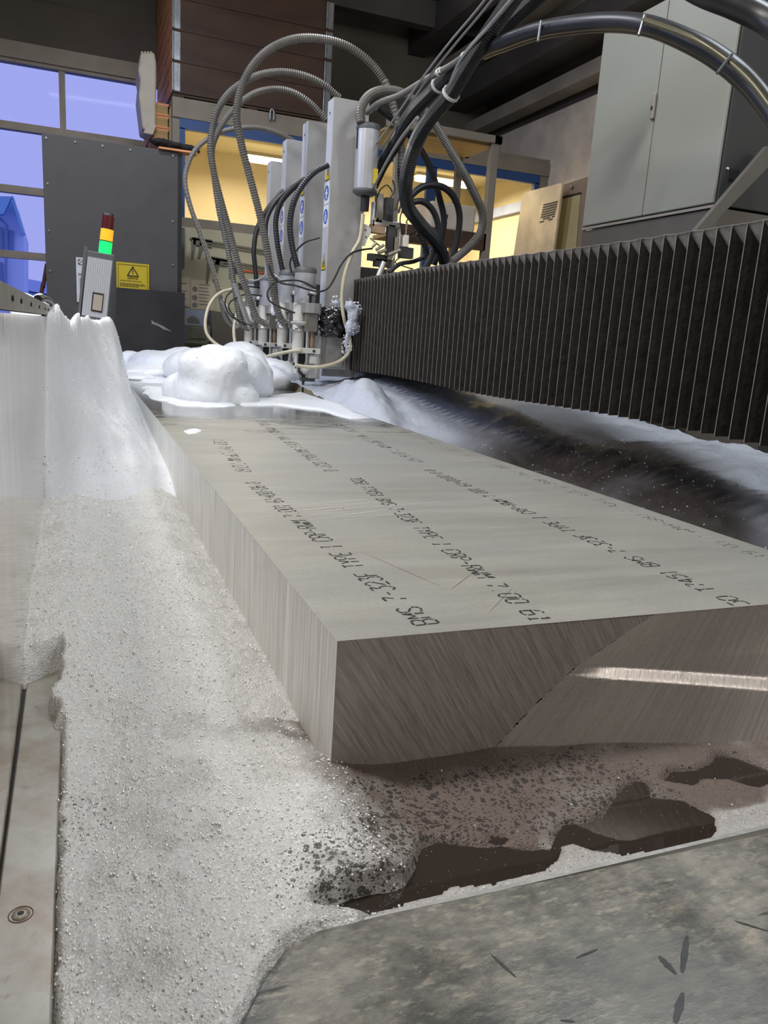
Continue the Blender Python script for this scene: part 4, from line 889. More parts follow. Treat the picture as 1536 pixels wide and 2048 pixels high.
for i in range(4):
    h = h0 if i == 0 else copy_tree(h0); h.location = hp[i]; tag(h, hl[i], 'cutting head', 'cutting heads')
# carriage under column 1 and its black bag
o = MB((1.63, 5.24, 0.36)).box((1.555, 5.20, 0.355), (1.75, 5.27, 0.60)).box((1.60, 5.185, 0.37), (1.72, 5.20, 0.59)).build('tool_carriage', 'alu', bevel=0.004); tag(o, 'light grey metal carriage block below the black plastic wrapping', 'carriage')
for i, (yy_) in enumerate((5.85, 6.47, 7.1)):
    o = MB((1.66, yy_, 0.3)).box((1.57, yy_ - 0.03, 0.25), (1.75, yy_ + 0.02, 0.95)).build('tool_carriage', 'steel_dark'); tag(o, ['dark carriage behind the first cutting head', 'dark carriage behind the second cutting head', 'dark carriage beside the farthest cutting head'][i], 'carriage', 'carriages')
def bag():
    mb = MB((1.64, 5.20, 0.67)); vs = []; nr, nt = 26, 48
    for j in range(nr):
        t = j / (nr - 1); z = 0.765 - 0.19 * t
        for i in range(nt):
            a = 2 * PI * i / nt; rr = 0.088 * (1 + 0.10 * math.sin(PI * t) + 0.06 * math.sin(5 * a + 9 * t) + 0.07 * math.sin(23 * t + 2 * math.sin(3 * a)) + 0.04 * math.sin(9 * a - 12 * t))
            vs.append((1.640 + rr * math.cos(a), 5.19 + rr * 0.75 * math.sin(a), z + 0.008 * math.sin(4 * a + 3 * t)))
    fs = [(j * nt + i, j * nt + (i + 1) % nt, (j + 1) * nt + (i + 1) % nt, (j + 1) * nt + i) for j in range(nr - 1) for i in range(nt)] + [tuple(range(nt)), tuple(range((nr - 1) * nt, nr * nt))]
    mb.add(vs, fs, True); o = mb.build('plastic_wrapping', 'black_bag'); tag(o, 'shiny black plastic bag wrapped around the foot of the nearest column', 'plastic bag')
bag()

# upper hopper and valve cluster beside column 1
YV = 5.14
P = lambda x, y, Y=YV: at(x, y, Y=Y)
def hopper():
    a, b = P(736, 248), P(730, 392); c = Vector(((a.x + b.x) / 2, YV, b.z)); r = empty('feed_hopper', c); H = a.z - b.z
    tag(r, 'large silver cylinder hopper hanging high beside the nearest column', 'hopper')
    MB().lathe((0, 0, 0), [(0.074, 0.03), (0.076, H - 0.03)], 36).build('hopper_body', 'cyl_silver', r)
    MB().lathe((0, 0, 0), [(0.078, H - 0.04), (0.080, H - 0.02), (0.076, H - 0.005), (0, H)], 36).build('top_lid', 'tower_frame', r)
    MB().lathe((0, 0, 0), [(0, 0.0), (0.055, 0.0), (0.082, 0.018), (0.083, 0.036), (0.075, 0.04)], 36).build('bottom_flange', 'tower_frame', r)
    MB().cyl((0.005, 0, -0.095), (0.005, 0, 0.005), 0.028, 0.030, 20).build('outlet_socket', 'black_plastic', r)
    MB().box((0.03, -0.082, 0.07), (0.055, -0.06, 0.16)).build('yellow_label', 'yellow', r)
    MB().box((-0.077, -0.02, 0.28), (-0.0745, 0.0, 0.42)).build('dark_slot', 'ink', r)
hopper()
def bx(mb, x0, y0, x1, y1, Y=YV, dp=0.05, dy=0.0):
    a, b = P(x0, y1, Y), P(x1, y0, Y); mb.box((a.x, Y + dy, a.z), (b.x, Y + dy + dp, b.z)); return mb
def cluster():
    r = empty('valve_manifold', P(775, 560)); tag(r, 'dense metal valve and fitting cluster under the silver hopper', 'valve assembly'); O_ = r.location
    def prt(nm, m, boxes, bev=0.003):
        mb = MB(O_)
        for b in boxes: bx(mb, *b)
        return mb.build(nm, m, r, bevel=bev)
    prt('solenoid_valve', 'manifold', [(752, 388, 768, 444)]); prt('dark_solenoid', 'steel_dark', [(770, 396, 789, 443)])
    prt('white_strip', 'white_paint', [(745, 403, 751, 452), (765, 394, 768, 446)], 0)
    prt('top_bracket', 'alu', [(745, 445, 803, 449), (797, 447, 803, 492)]); prt('brown_block', 'copper', [(742, 450, 772, 465)])
    prt('dark_column', 'steel_dark', [(774, 450, 792, 508)]); prt('plug_box', 'alu', [(804, 470, 819, 493)]); prt('grey_bracket', 'manifold', [(785, 475, 800, 502)])
    prt('lower_clamp', 'steel_dark', [(738, 510, 776, 520), (750, 520, 784, 532), (800, 496, 828, 515)]); prt('yellow_tag', 'yellow', [(751, 436, 757, 443)], 0)
    mb = MB(O_); mb.cyl(P(752, 566), P(768, 524), 0.020, n=16); mb.build('steel_pipe', 'alu', r)
    mb = MB(O_)
    for (a, b, rr) in (((740, 476), (762, 494), .006), ((748, 470), (744, 480), .006), ((752, 500), (768, 490), .010), ((756, 506), (772, 500), .012), ((745, 494), (752, 486), .010), ((776, 510), (800, 500), .014), ((785, 520), (790, 507), .008), ((812, 470), (814, 445), .006)): mb.cyl(P(*a, YV - 0.03), P(*b, YV - 0.03), rr, n=10)
    mb.build('small_fittings', 'handle', r)
    pl = [P(x, y, YV - 0.03) for x, y in ((722, 446), (736, 450), (742, 457), (741, 470), (735, 478), (730, 492), (714, 489), (720, 474))]
    o = MB(O_).prism(pl, (0, 0.012, 0)).build('hose_bracket', 'alu_white', r); 
    for q in ((731, 460), (732, 474)): MB(O_).cyl(P(*q, YV - 0.034), P(*q, YV - 0.030), 0.005, n=8).build('bracket_hole', 'ink', o)
    mb = MB(O_)
    for pts in ([(812, 446), (818, 430), (812, 420)], [(806, 470), (800, 440), (806, 415)], [(820, 470), (832, 462), (838, 446)], [(818, 484), (834, 470), (836, 440)], [(800, 515), (790, 525), (815, 535), (826, 538)], [(700 + 55, 395), (760, 380), (775, 370), (785, 385)], [(785, 360), (790, 380), (780, 396)]): mb.tube([P(x, y, YV) for x, y in pts], 0.0045, 6)
    mb.build('thin_wires', 'black_plastic', r)
cluster()

# ------------------------------------------------------------------ hoses
def hose(name, pts, r, m, label, group=None, corr=0.0, pitch=0.014, n=10, ties=None, cat='hose', caps=None):
    """pts: (px, py, Y) -> world path"""
    w = [at(p[0], p[1], Y=p[2]) for p in pts]; mb = MB(w[0]); mb.tube(w, r, n, corr=corr, pitch=pitch); o = mb.build(name, m, fix=False)
    tag(o, label, cat, group)
    if ties:
        sp = spline(w, 0.01)
        for f in ties:
            i = int(f * (len(sp) - 2)); a = sp[i]; d = (sp[i + 1] - a).normalized(); t = MB(w[0]); t.cyl(a - d * 0.008, a + d * 0.008, r * 1.25, n=14); u, v = frame(d); t.cbox(a + Vector((0, -r * 1.3, r * 0.3)), (0.02, 0.015, 0.03)); t.build('cable_tie', 'alu_white', o)
    if caps:
        sp = spline(w, 0.01); a, b = sp[-caps], sp[-1]; t = MB(w[0]); t.cyl(a, b, r * 1.15, n=12); t.build('end_sleeve', 'hose_steel', o)
    return o
def path(pts, ya, yb):
    k = len(pts) - 1; return [(x, y, ya + (yb - ya) * i / k) for i, (x, y) in enumerate(pts)]
gc = 'grey corrugated hoses of the cutting heads'
hose('corrugated_hose', path([(806, 330), (800, 275), (790, 225), (772, 170), (745, 130), (700, 95), (650, 79), (595, 77), (545, 95), (508, 128), (484, 172), (473, 225), (480, 275), (492, 325), (508, 385), (522, 440), (534, 500), (542, 550), (548, 590), (555, 620), (563, 640), (571, 649)], 5.45, 5.17), 0.0235, 'hose_grey', 'tallest grey corrugated hose arching over the machine to the first cutting head', gc, 0.15, 0.015, ties=None)
hose('corrugated_hose', path([(680, 196), (642, 166), (600, 149), (555, 144), (510, 153), (465, 180), (438, 215), (425, 255), (421, 300), (429, 350), (443, 405), (457, 455), (470, 505), (484, 555), (497, 590), (506, 618), (516, 638), (533, 649)], 5.98, 5.82), 0.0225, 'hose_grey', 'second tallest grey corrugated hose, arching from the second column', gc, 0.15, 0.016)
hose('corrugated_hose', path([(652, 240), (622, 207), (585, 184), (545, 178), (502, 190), (462, 225), (437, 262), (424, 300), (428, 350), (437, 414), (447, 460), (457, 505), (466, 556), (473, 600), (479, 635), (486, 652), (500, 658)], 6.6, 6.42), 0.022, 'hose_grey', 'third grey corrugated hose, arching lower from the third column', gc, 0.15, 0.017, caps=40)
hose('smooth_hose', path([(600, 290), (560, 268), (520, 256), (480, 256), (440, 265), (402, 288), (380, 318), (370, 360), (380, 410), (396, 455), (410, 495), (424, 535), (436, 575), (443, 605), (450, 635), (462, 652), (476, 656)], 7.3, 7.08), 0.021, 'hose_grey', 'lowest grey hose bending down left in front of the office window', gc, 0.04, 0.03, caps=30)
kb = 'black hoses from the columns to the head tops'
hose('feed_hose', path([(656, 330), (628, 345), (602, 375), (586, 410), (580, 450), (584, 490), (591, 520), (598, 546)], 5.30, 5.24), 0.020, 'hose_dark', 'thick black hose curving from the nearest column to the first head top', kb, 0.05, 0.016)
hose('feed_hose', path([(610, 358), (585, 378), (562, 405), (552, 440), (554, 480), (561, 520), (569, 556)], 5.92, 5.85), 0.020, 'hose_dark', 'black hose curving from the second column to the second head top', kb, 0.05, 0.018)
hose('feed_hose', path([(604, 364), (575, 382), (548, 408), (533, 440), (532, 480), (538, 520), (545, 560)], 6.3, 6.2), 0.019, 'hose_dark', 'middle black hose seen between the second and farthest feed hoses', kb)
hose('feed_hose', path([(590, 368), (560, 388), (531, 425), (514, 460), (508, 500), (511, 540), (514, 575)], 6.6, 6.5), 0.020, 'hose_dark', 'leftmost black feed hose hanging before the cream office wall', kb)
ct = 'cream plastic tubes'
hose('plastic_tube', path([(726, 428), (724, 450), (719, 480), (705, 505), (692, 540), (685, 575), (684, 610), (690, 645), (699, 675), (700, 700), (680, 722), (645, 733), (615, 734), (590, 730)], 5.10, 5.10), 0.0125, 'cream_tube', 'long cream tube from the silver hopper down past the foam clump to the first nozzle', ct)
hose('plastic_tube', path([(603, 700), (580, 703), (555, 708), (535, 713)], 5.12, 5.5), 0.012, 'cream_tube', 'short cream tube sticking out left under the first cutting head', ct)
hose('plastic_tube', path([(470, 577), (440, 586), (420, 608), (411, 640), (413, 665), (425, 682), (443, 695)], 7.1, 6.9), 0.014, 'cream_tube', 'cream tube looping out left before the pegboard', ct)
hose('plastic_tube', path([(489, 600), (475, 625), (468, 655), (470, 685), (474, 700)], 6.8, 6.6), 0.014, 'cream_tube', 'cream tube dropping into the foam beside the farthest head', ct)
tb = 'thin black cables at the cutting heads'
hose('thin_cable', path([(745, 497), (722, 500), (700, 508), (682, 530), (667, 560), (655, 577), (640, 583), (620, 580), (590, 571), (562, 566), (545, 552), (538, 530)], 5.08, 5.12), 0.0065, 'black_plastic', 'thin black cable sagging across the nearest column', tb, cat='cable')
hose('thin_cable', path([(530, 578), (490, 573), (460, 585), (450, 605), (458, 628), (478, 642), (505, 652)], 6.5, 6.4), 0.006, 'black_plastic', 'thin black cable looping out left at the third head', tb, cat='cable')
hose('thin_cable', path([(525, 592), (490, 589), (465, 600), (457, 612), (464, 628), (472, 638)], 6.45, 6.4), 0.006, 'black_plastic', 'smaller thin black cable loop inside the left one', tb, cat='cable')
hose('thin_cable', path([(638, 580), (600, 562), (565, 562), (545, 568), (535, 585), (538, 600), (555, 612), (590, 626)], 5.16, 5.12), 0.006, 'black_plastic', 'thin black cable draped over the first head hopper', tb, cat='cable')
hose('thin_cable', path([(498, 560), (515, 560), (540, 545), (552, 552), (575, 568), (600, 575)], 5.6, 5.3), 0.005, 'hose_steel', 'thin grey cable sagging between the second and first heads', tb, cat='cable')
hose('thin_cable', path([(640, 475), (610, 485), (590, 505), (580, 525), (583, 545)], 5.3, 5.5), 0.006, 'black_plastic', 'thin black cable curling out of the nearest column side', tb, cat='cable')
ob = 'hoses rising to the upper right'
hose('hopper_hose', path([(722, 246), (721, 218), (738, 192), (768, 181), (805, 187), (840, 213), (870, 250), (900, 300), (925, 342), (946, 382), (964, 425), (962, 462), (942, 490), (910, 518), (885, 540)], 5.1, 5.4), 0.030, 'hose_grey', 'thick grey hose arching from the silver hopper down right to the bellows', ob, 0.05, 0.014)
hose('supply_hose', path([(745, 370), (764, 330), (795, 280), (823, 228), (868, 180), (900, 148), (940, 118), (990, 72), (1045, 20), (1100, -30)], 5.6, 3.6), 0.042, 'hose_dark', 'thick black corrugated hose, upper of the pair climbing to the top edge', ob, 0.07, 0.014, ties=(0.50,))
hose('supply_hose', path([(893, 545), (884, 505), (868, 478), (838, 445), (815, 410), (812, 360), (830, 290), (858, 240), (900, 190), (930, 140), (965, 85), (1010, 20), (1050, -40)], 5.5, 3.6), 0.042, 'hose_dark', 'thick black corrugated hose, lower of the pair rising from the bellows', ob, 0.07, 0.014, ties=(0.72,))
hose('supply_cable', path([(716 + 18, 225), (760, 205), (800, 190), (850, 160), (900, 132), (935, 108)], 5.1, 4.2), 0.018, 'hose_grey', 'grey flexible cable tied to the rising hoses', ob, ties=(0.72, 0.98), cat='cable')
for i, (pts, r_) in enumerate([([(790, 420), (815, 340), (850, 265), (890, 190), (925, 115), (985, 45), (1040, -20)], 0.010), ([(797, 425), (822, 345), (858, 262), (905, 180), (940, 108), (995, 35), (1050, -30)], 0.008), ([(760, 300), (800, 240), (850, 165), (905, 95), (960, 30), (1000, -20)], 0.006), ([(752, 290), (790, 235), (842, 160), (895, 90), (950, 25), (985, -20)], 0.006), ([(690 + 55, 380), (770, 330), (800, 280), (835, 235)], 0.008)]):
    hose('supply_cable', path(pts, 5.1, 3.5), r_, 'hose_steel', ['shiny thin cable running up along the lower thick hose', 'second shiny thin cable beside the lower thick hose', 'hair-thin cable stretched up above the hose pair', 'uppermost hair-thin cable stretched to the ceiling', 'short shiny cable behind the silver hopper'][i], ob, cat='cable')
bk = 'black hose loops behind the bellows'
hose('loop_hose', path([(808, 425), (822, 392), (850, 372), (885, 374), (908, 395), (919, 430), (915, 475), (902, 530)], 5.3, 5.4), 0.024, 'hose_dark', 'black hose loop, widest of the loops behind the bellows', bk)
hose('loop_hose', path([(822, 405), (845, 403), (865, 420), (876, 450), (873, 485), (860, 520), (845, 545)], 5.25, 5.3), 0.022, 'hose_dark', 'black hose loop, smallest and innermost behind the bellows', bk)
hose('loop_hose', path([(755, 215), (800, 250), (835, 290), (862, 340), (880, 400), (888, 440), (882, 480), (868, 530)], 5.35, 5.5), 0.024, 'hose_dark', 'black hose dropping from the hopper top behind the arching grey hose', bk)
hose('loop_hose', path([(800, 240), (802, 300), (800, 350), (806, 400), (826, 440), (845, 480), (856, 520), (850, 545)], 5.4, 5.4), 0.020, 'hose_dark', 'black hose running straight down beside the valve cluster', bk, 0.06, 0.02)
hose('loop_hose', path([(778, 545), (800, 528), (830, 522), (860, 505), (880, 470), (893, 430)], 5.5, 5.6), 0.016, 'hose_dark', 'thin dark hose crossing low behind the hose loops', bk)
hose('loop_hose', path([(770, 160), (785, 200), (795, 250), (802, 300), (806, 350), (803, 400)], 5.2, 5.2), 0.020, 'hose_grey', 'grey corrugated hose end hanging behind the silver hopper', bk, 0.10, 0.022)
a = hose('overhead_hose', [(930, 128, 4.2), (968, 100, 4.0), (1005, 84, 3.8), (1081, 58, 3.5), (1190, 43, 3.15), (1288, 47, 2.8), (1380, 80, 2.55), (1451, 122, 2.4), (1506, 172, 2.28), (1560, 245, 2.15), (1620, 350, 2.0)], 0.034, 'hose_dark', 'fat black overhead hose arching across the grey cabinets', None)
a = hose('overhead_hose', [(968, 108, 4.05), (1005, 93, 3.85), (1081, 67, 3.55), (1190, 52, 3.2), (1288, 57, 2.86), (1380, 92, 2.6), (1451, 136, 2.45), (1506, 188, 2.33), (1560, 262, 2.2), (1620, 370, 2.05)], 0.028, 'hose_dark', 'slimmer black hose strapped below the fat overhead hose', None)
MT['yellow_line'] = mat('yellowish_hose', (0.10, 0.09, 0.04), 0.3)
hose('overhead_hose', [(1288, 40, 2.72), (1380, 74, 2.48), (1451, 118, 2.34), (1506, 168, 2.22), (1560, 240, 2.1)], 0.010, 'yellow_line', 'thin yellowish line running along the fat overhead hose', None)
for i, (x, y, Y, dx, dy) in enumerate(((1079, 62, 3.48, -3, 20), (1284, 50, 2.78, -6, 20), (1449, 128, 2.38, -14, 18))):
    p, q = at(x - dx, y - dy, Y=Y - 0.06), at(x + dx, y + dy, Y=Y - 0.06); mb = MB(p); mb.cyl(p, q, 0.006, n=8); c = (p + q) / 2
    d = Vector(CP) - c; d.normalize(); rr = (p - q).length / 2; ax = (q - p).normalized(); pts = [c + (ax * math.cos(t)) * rr + (-d) * (math.sin(t)) * rr for t in np.linspace(0, PI, 9)]
    mb.tube(pts, 0.006, 6, sp=False); o = mb.build('hose_strap', 'galv'); tag(o, ['grey strap around the overhead hoses, left of the cabinets', 'grey strap around the overhead hoses above the cabinet top corner', 'grey strap around the overhead hoses at the cabinet right edge'][i], 'strap', 'hose straps')
hose('overhead_hose', [(1330, -60, 2.6), (1400, -18, 2.45), (1470, 10, 2.35), (1536, 42, 2.25), (1600, 90, 2.1)], 0.045, 'black_plastic', 'black hose bundle crossing the top right corner', None)

# ------------------------------------------------------------------ signal tower, panel, signs
def T(x, y, Y=6.0): return at(x, y, Y=Y)
def tower():
    r = empty('signal_tower', T(190, 650)); tag(r, 'slanted ribbed grey control box carrying a red amber green signal light', 'signal tower'); O_ = r.location
    tl, tr, br, bl_ = T(172, 500), T(229, 510), T(214, 650), T(158, 637); dp = Vector((0, 0.16, 0))
    MB(O_).prism([tl, tr, br, bl_], dp).build('housing', 'tower_frame', r, bevel=0.006)
    # raised left rail
    MB(O_).prism([T(168, 492), T(175, 494), T(161, 648), T(154, 646)], (0, 0.18, 0)).build('left_rail', 'tower_frame', r)
    f = Vector((0, -0.004, 0)); q = [T(176, 513) + f, T(225, 522) + f, T(213, 638) + f, T(163, 630) + f]
    MB(O_).prism(q, (0, 0.004, 0)).build('ribbed_front', 'tower_rib', r)
    mb = MB(O_); n = 11
    for i in range(n):
        t = (i + 0.5) / n; a = q[0].lerp(q[1], t); b = q[3].lerp(q[2], t); mb.tube([a - Vector((0, 0.001, 0)), b - Vector((0, 0.001, 0))], 0.0045, 6, sp=False)
    mb.build('ribs', 'tower_rib', r)
    w = Vector((0, -0.012, 0)); kq = [T(186, 584) + w, T(208, 588) + w, T(204, 626) + w, T(182, 622) + w]
    o = MB(O_).prism(kq, (0, 0.008, 0)).build('switch_frame', 'ink', r); s_ = (kq[0] + kq[2]) / 2
    MB(O_).prism([s_ + (p - s_) * 0.82 - Vector((0, 0.004, 0)) for p in kq], (0, 0.006, 0)).build('switch_key', 'beige', o)
    ax = (tl - bl_).normalized(); base = T(210, 507) + Vector((0, 0.06, 0)); R_ = 0.043
    for nm, m, h0_, h1_ in (('green_lamp', 'lens_green', 0.0, 0.085), ('amber_lamp', 'lens_amber', 0.09, 0.17), ('red_lamp', 'lens_red', 0.175, 0.26)):
        mb = MB(O_); mb.cyl(base + ax * h0_, base + ax * h1_, R_, n=24)
        mb.build(nm, m, r)
    MB(O_).cyl(base + ax * 0.26, base + ax * 0.275, R_, R_ * 0.9, 24).build('tower_cap', 'black_plastic', r)
    for h_ in (0.0875, 0.1725): MB(O_).cyl(base + ax * (h_ - .003), base + ax * (h_ + .003), R_ * 1.04, n=24).build('lamp_ring', 'black_plastic', r)
    for x, y in ((151, 650), (226, 657)): MB(O_).cyl(T(x, y, 5.96), T(x, y, 5.99), 0.014, n=12).build('side_screw', 'galv', r)
    mb = MB(O_); mb.tube([T(118, 668), T(135, 662), T(150, 655)], 0.008, 6); mb.build('support_rod', 'black_plastic', r)
tower()
pn = empty('machine_shield', (0.35, 8.0, -0.9)); tag(pn, 'big flat dark grey machine panel behind the signal tower', 'panel')
MB(pn.location).box((-0.245, 8.0, -0.9), (0.93, 8.12, 2.17)).build('panel_sheet', 'grey_panel', pn, bevel=0.004)
for x, z in ((-0.21, 2.13), (0.03, 2.13), (0.26, 2.13), (0.50, 2.13), (0.88, 2.13), (-0.21, 1.75), (-0.21, 1.35), (-0.21, 1.0), (0.88, 1.55), (0.88, 1.15)): MB(pn.location).cyl((x, 7.992, z), (x, 8.0, z), 0.010, n=8).build('panel_screw', 'galv', pn)
o = MB((0.95, 8.06, -0.9)).box((0.93, 8.0, -0.9), (0.965, 8.13, 2.16)).build('panel_edge', 'gap'); tag(o, 'narrow black edge strip at the right side of the grey panel', 'strip')
dpz = empty('black_sheet', (0.68, 7.9, -0.5)); tag(dpz, 'black scuffed sheet standing low before the grey panel', 'sheet')
MB(dpz.location).box((0.36, 7.90, -0.5), (0.985, 7.93, 0.895)).build('sheet', 'black_plate', dpz)
MB(dpz.location).add([(0.672, 7.896, 0.62), (0.70, 7.896, 0.60), (0.78, 7.896, 0.57), (0.84, 7.896, 0.535), (0.87, 7.896, 0.52), (0.78, 7.896, 0.54), (0.74, 7.896, 0.565), (0.675, 7.896, 0.585)], [tuple(range(8))]).build('pale_scrape', 'poster_ink', dpz)
def sign():
    r = empty('warning_sign', (0.512, 7.985, 0.75)); tag(r, 'yellow warning sign with black triangle on the grey panel', 'sign'); O_ = r.location
    MB(O_).box((0.364, 7.985, 0.752), (0.660, 7.992, 1.133)).build('sign_plate', 'yellow_sign', r)
    y = 7.982; mb = MB(O_)
    def bar(x0, x1, z0, z1): mb.box((x0, y, z0), (x1, y + 0.002, z1))
    for a in ((0.378, 0.646, 1.112, 1.116), (0.378, 0.646, 0.768, 0.772), (0.378, 0.382, 0.768, 1.116), (0.642, 0.646, 0.768, 1.116)): bar(*a)
    mb.build('border', 'ink_soft', r); mb = MB(O_)
    A_, B_, C_ = Vector((0.512, y, 1.10)), Vector((0.462, y, 1.015)), Vector((0.562, y, 1.015))
    for p, q in ((A_, B_), (B_, C_), (C_, A_)): mb.tube([p, q], 0.0045, 6, sp=False)
    mb.box((0.508, y, 1.045), (0.516, y + .002, 1.078)); mb.box((0.508, y, 1.030), (0.516, y + .002, 1.038)); mb.build('triangle_symbol', 'ink', r); mb = MB(O_)
    hd = MB(O_); xx = 0.466
    for ch in 'WARNING':
        for st in G[ch]:
            q_ = [Vector((xx + a * 0.0026, y, 0.985 + b * 0.003)) for a, b in gl(st)]
            for a, b in zip(q_[:-1], q_[1:]): hd.tube([a, b], 0.0012, 4, sp=False)
        xx += 0.0138
    hd.build('heading', 'ink', r)
    for z, w in ((0.965, .2), (0.94, .22), (0.928, .23), (0.916, .17), (0.89, .2), (0.878, .15), (0.85, .2), (0.838, .23), (0.826, .16)):
        x = 0.395
        while x < 0.395 + w: l_ = random.uniform(0.008, 0.03); bar(x, min(x + l_, 0.395 + w), z, z + 0.006); x += l_ + 0.005
    mb.build('small_print', 'ink_soft', r)
sign()
r = empty('first_aid_notice', (0.075, 7.985, 0.75)); tag(r, 'pale notice with white cross on green, half hidden left of the signal tower', 'notice'); O_ = r.location
MB(O_).box((0.012, 7.988, 0.74), (0.18, 7.994, 1.14)).build('notice_sheet', 'col_front', r)
MB(O_).box((0.030, 7.984, 1.075), (0.085, 7.988, 1.125)).build('green_field', 'tower_frame', r)
MB(O_).box((0.037, 7.981, 1.094), (0.078, 7.984, 1.106)).box((0.0515, 7.981, 1.08), (0.0635, 7.984, 1.12)).build('white_cross', 'white_paint', r)
MB(O_).box((0.03, 7.985, 0.98), (0.10, 7.988, 1.0)).box((0.04, 7.985, 0.84), (0.06, 7.988, 0.96)).build('printed_lines', 'poster_ink', r)
o = MB(at(88, 600, Y=9)).tube([at(94, 528, Y=9.0), at(86, 575, Y=9.0), at(80, 605, Y=9.0), at(20, 1000, Y=9.0)], 0.02, 8).build('leaning_rod', 'rust'); tag(o, 'rusty brown rod leaning by the left edge of the grey panel', 'rod')
# rag on the panel top
lump = lumps('black_rag', [(0.78, 8.02, 2.235, 0.11, 0.07, 0.035), (0.90, 8.02, 2.225, 0.10, 0.07, 0.03), (1.02, 8.02, 2.215, 0.10, 0.06, 0.035), (1.08, 8.02, 2.20, 0.06, 0.05, 0.02)], 'fur', 'x', 0.012, 0.03, 0.03)
lump['label'] = 'black fluffy rag lying on the top right corner of the grey panel'; lump['category'] = 'rag'; lump['kind'] = 'thing'
o = MB((0.95, 8.0, 2.17)).box((0.75, 7.96, 2.172), (1.10, 8.12, 2.188)).build('small_board', 'wood'); tag(o, 'thin orange wooden board under the black rag', 'board')

# ------------------------------------------------------------------ office
of = empty('office_cabin', (3.3, 9.0, -0.9)); tag(of, 'lit glazed office cabin with blue window frames at the back of the hall', 'office cabin'); O_ = of.location
YO = 9.0
MB(O_).box((0.985, YO - 0.02, 2.705), (5.6, YO + 0.12, 2.85)).box((0.985, YO, -0.9), (1.06, YO + 0.10, 2.71)).box((5.47, YO, -0.9), (5.6, YO + 0.1, 2.71)).build('fascia', 'office_frame', of)
MB(O_).box((0.985, YO, 2.85), (5.6, 10.98, 2.90)).build('roof_panel', 'office_frame', of)
MB(O_).box((1.06, YO - 0.012, 2.60), (5.47, YO + 0.05, 2.705)).box((1.06, YO - 0.012, 1.62), (1.115, YO + 0.05, 2.61)).box((3.93, YO - 0.012, 0), (4.05, YO + 0.05, 2.61)).box((5.40, YO - 0.012, 0), (5.47, YO + 0.05, 2.61)).box((2.9, YO - 0.012, 0), (2.98, YO + 0.05, 2.61)).build('blue_frame', 'office_blue', of)
MB(O_).quad((1.10, YO + 0.02, 1.70), (2.92, YO + 0.02, 1.70), (2.92, YO + 0.02, 2.62), (1.10, YO + 0.02, 2.62)).quad((2.96, YO + 0.02, 0.2), (5.45, YO + 0.02, 0.2), (5.45, YO + 0.02, 2.62), (2.96, YO + 0.02, 2.62)).build('window_pane', 'glass', of, fix=False)
MB(O_).box((1.0, 10.85, -0.9), (5.58, 10.95, 2.84)).box((5.5, 9.1, -0.9), (5.6, 10.9, 2.84)).box((0.985, 9.1, -0.9), (1.02, 10.9, 2.84)).build('inner_wall', 'office_wall', of)
MB(O_).box((1.02, 9.1, 2.80), (5.5, 10.85, 2.84)).build('inner_ceiling', 'office_ceil', of)
MB(O_).box((1.0, 8.97, 1.62), (2.95, 9.06, 1.72)).build('window_sill', 'office_frame', of)
MB(O_).box((5.43, 9.1, 2.32), (5.5, 10.85, 2.44)).build('cable_duct', 'paper_blue', of)
pb = empty('pegboard', (1.97, 8.95, -0.2)); tag(pb, 'pale green tool board below the office window', 'tool board')
MB(pb.location).box((1.02, 8.94, -0.3), (2.92, 8.975, 1.62)).build('board', 'pegboard', pb)
for i, (xa, za, xb_, zb_, jaw) in enumerate(((1.16, 1.50, 2.3, 1.43, 0.20), (1.33, 1.32, 2.3, 1.24, 0.26))):
    r = empty('caliper', (xa, 8.92, za)); tag(r, ['long steel caliper hanging highest on the tool board', 'long steel caliper hanging below the topmost one'][i], 'caliper', 'calipers on the tool board'); d = Vector((xb_ - xa, 0, zb_ - za)).normalized(); u = Vector((-d.z, 0, d.x)); L_ = xb_ - xa
    f = lambda t, s: Vector((0, 0, 0)) + d * t + u * s
    MB().prism([f(0, .018), f(L_, .018), f(L_, -.002), f(0, -.002)], (0, .01, 0)).prism([f(0.2, -.02), f(L_, -.02), f(L_, -.028), f(0.2, -.028)], (0, .01, 0)).build('beam', 'tool', r)
    MB().prism([f(0.04, .03), f(0.24, .03), f(0.24, -.05), f(0.04, -.05)], (0, .02, 0)).build('slider', 'tool', r)
    MB().prism([f(0.02, .02), f(0.07, .02), f(0.05, -jaw), f(0.03, -jaw)], (0, .012, 0)).prism([f(0.11, 0), f(0.16, 0), f(0.12, -jaw * .9), f(0.10, -jaw * .9)], (0, .012, 0)).build('jaw', 'tool', r)
for i, (x_, z_) in enumerate(((1.60, 1.06 + .16), (1.68, 1.06))):
    r = empty('red_caliper', (x_, 8.92, z_)); tag(r, ['small caliper with longer red scale on the tool board', 'small caliper with shorter red scale, lowest on the tool board'][i], 'caliper', 'red scaled calipers')
    MB().box((0, 0, -.03), (0.12, .02, .03)).build('slider', 'steel_dark', r); MB().box((0.12, .004, -.008), (0.42 - .12 * i, .012, .012)).build('scale', 'red', r); MB().box((-.01, .004, -.09), (0.012, .012, .0)).build('jaw', 'tool', r)
o = MB((1.1, 8.9, 1.2)).box((1.035, 8.86, 1.20), (1.10, 8.94, 1.60)).build('wall_box', 'tower_frame'); tag(o, 'narrow dark grey box beside the grey panel, over the posters', 'box')
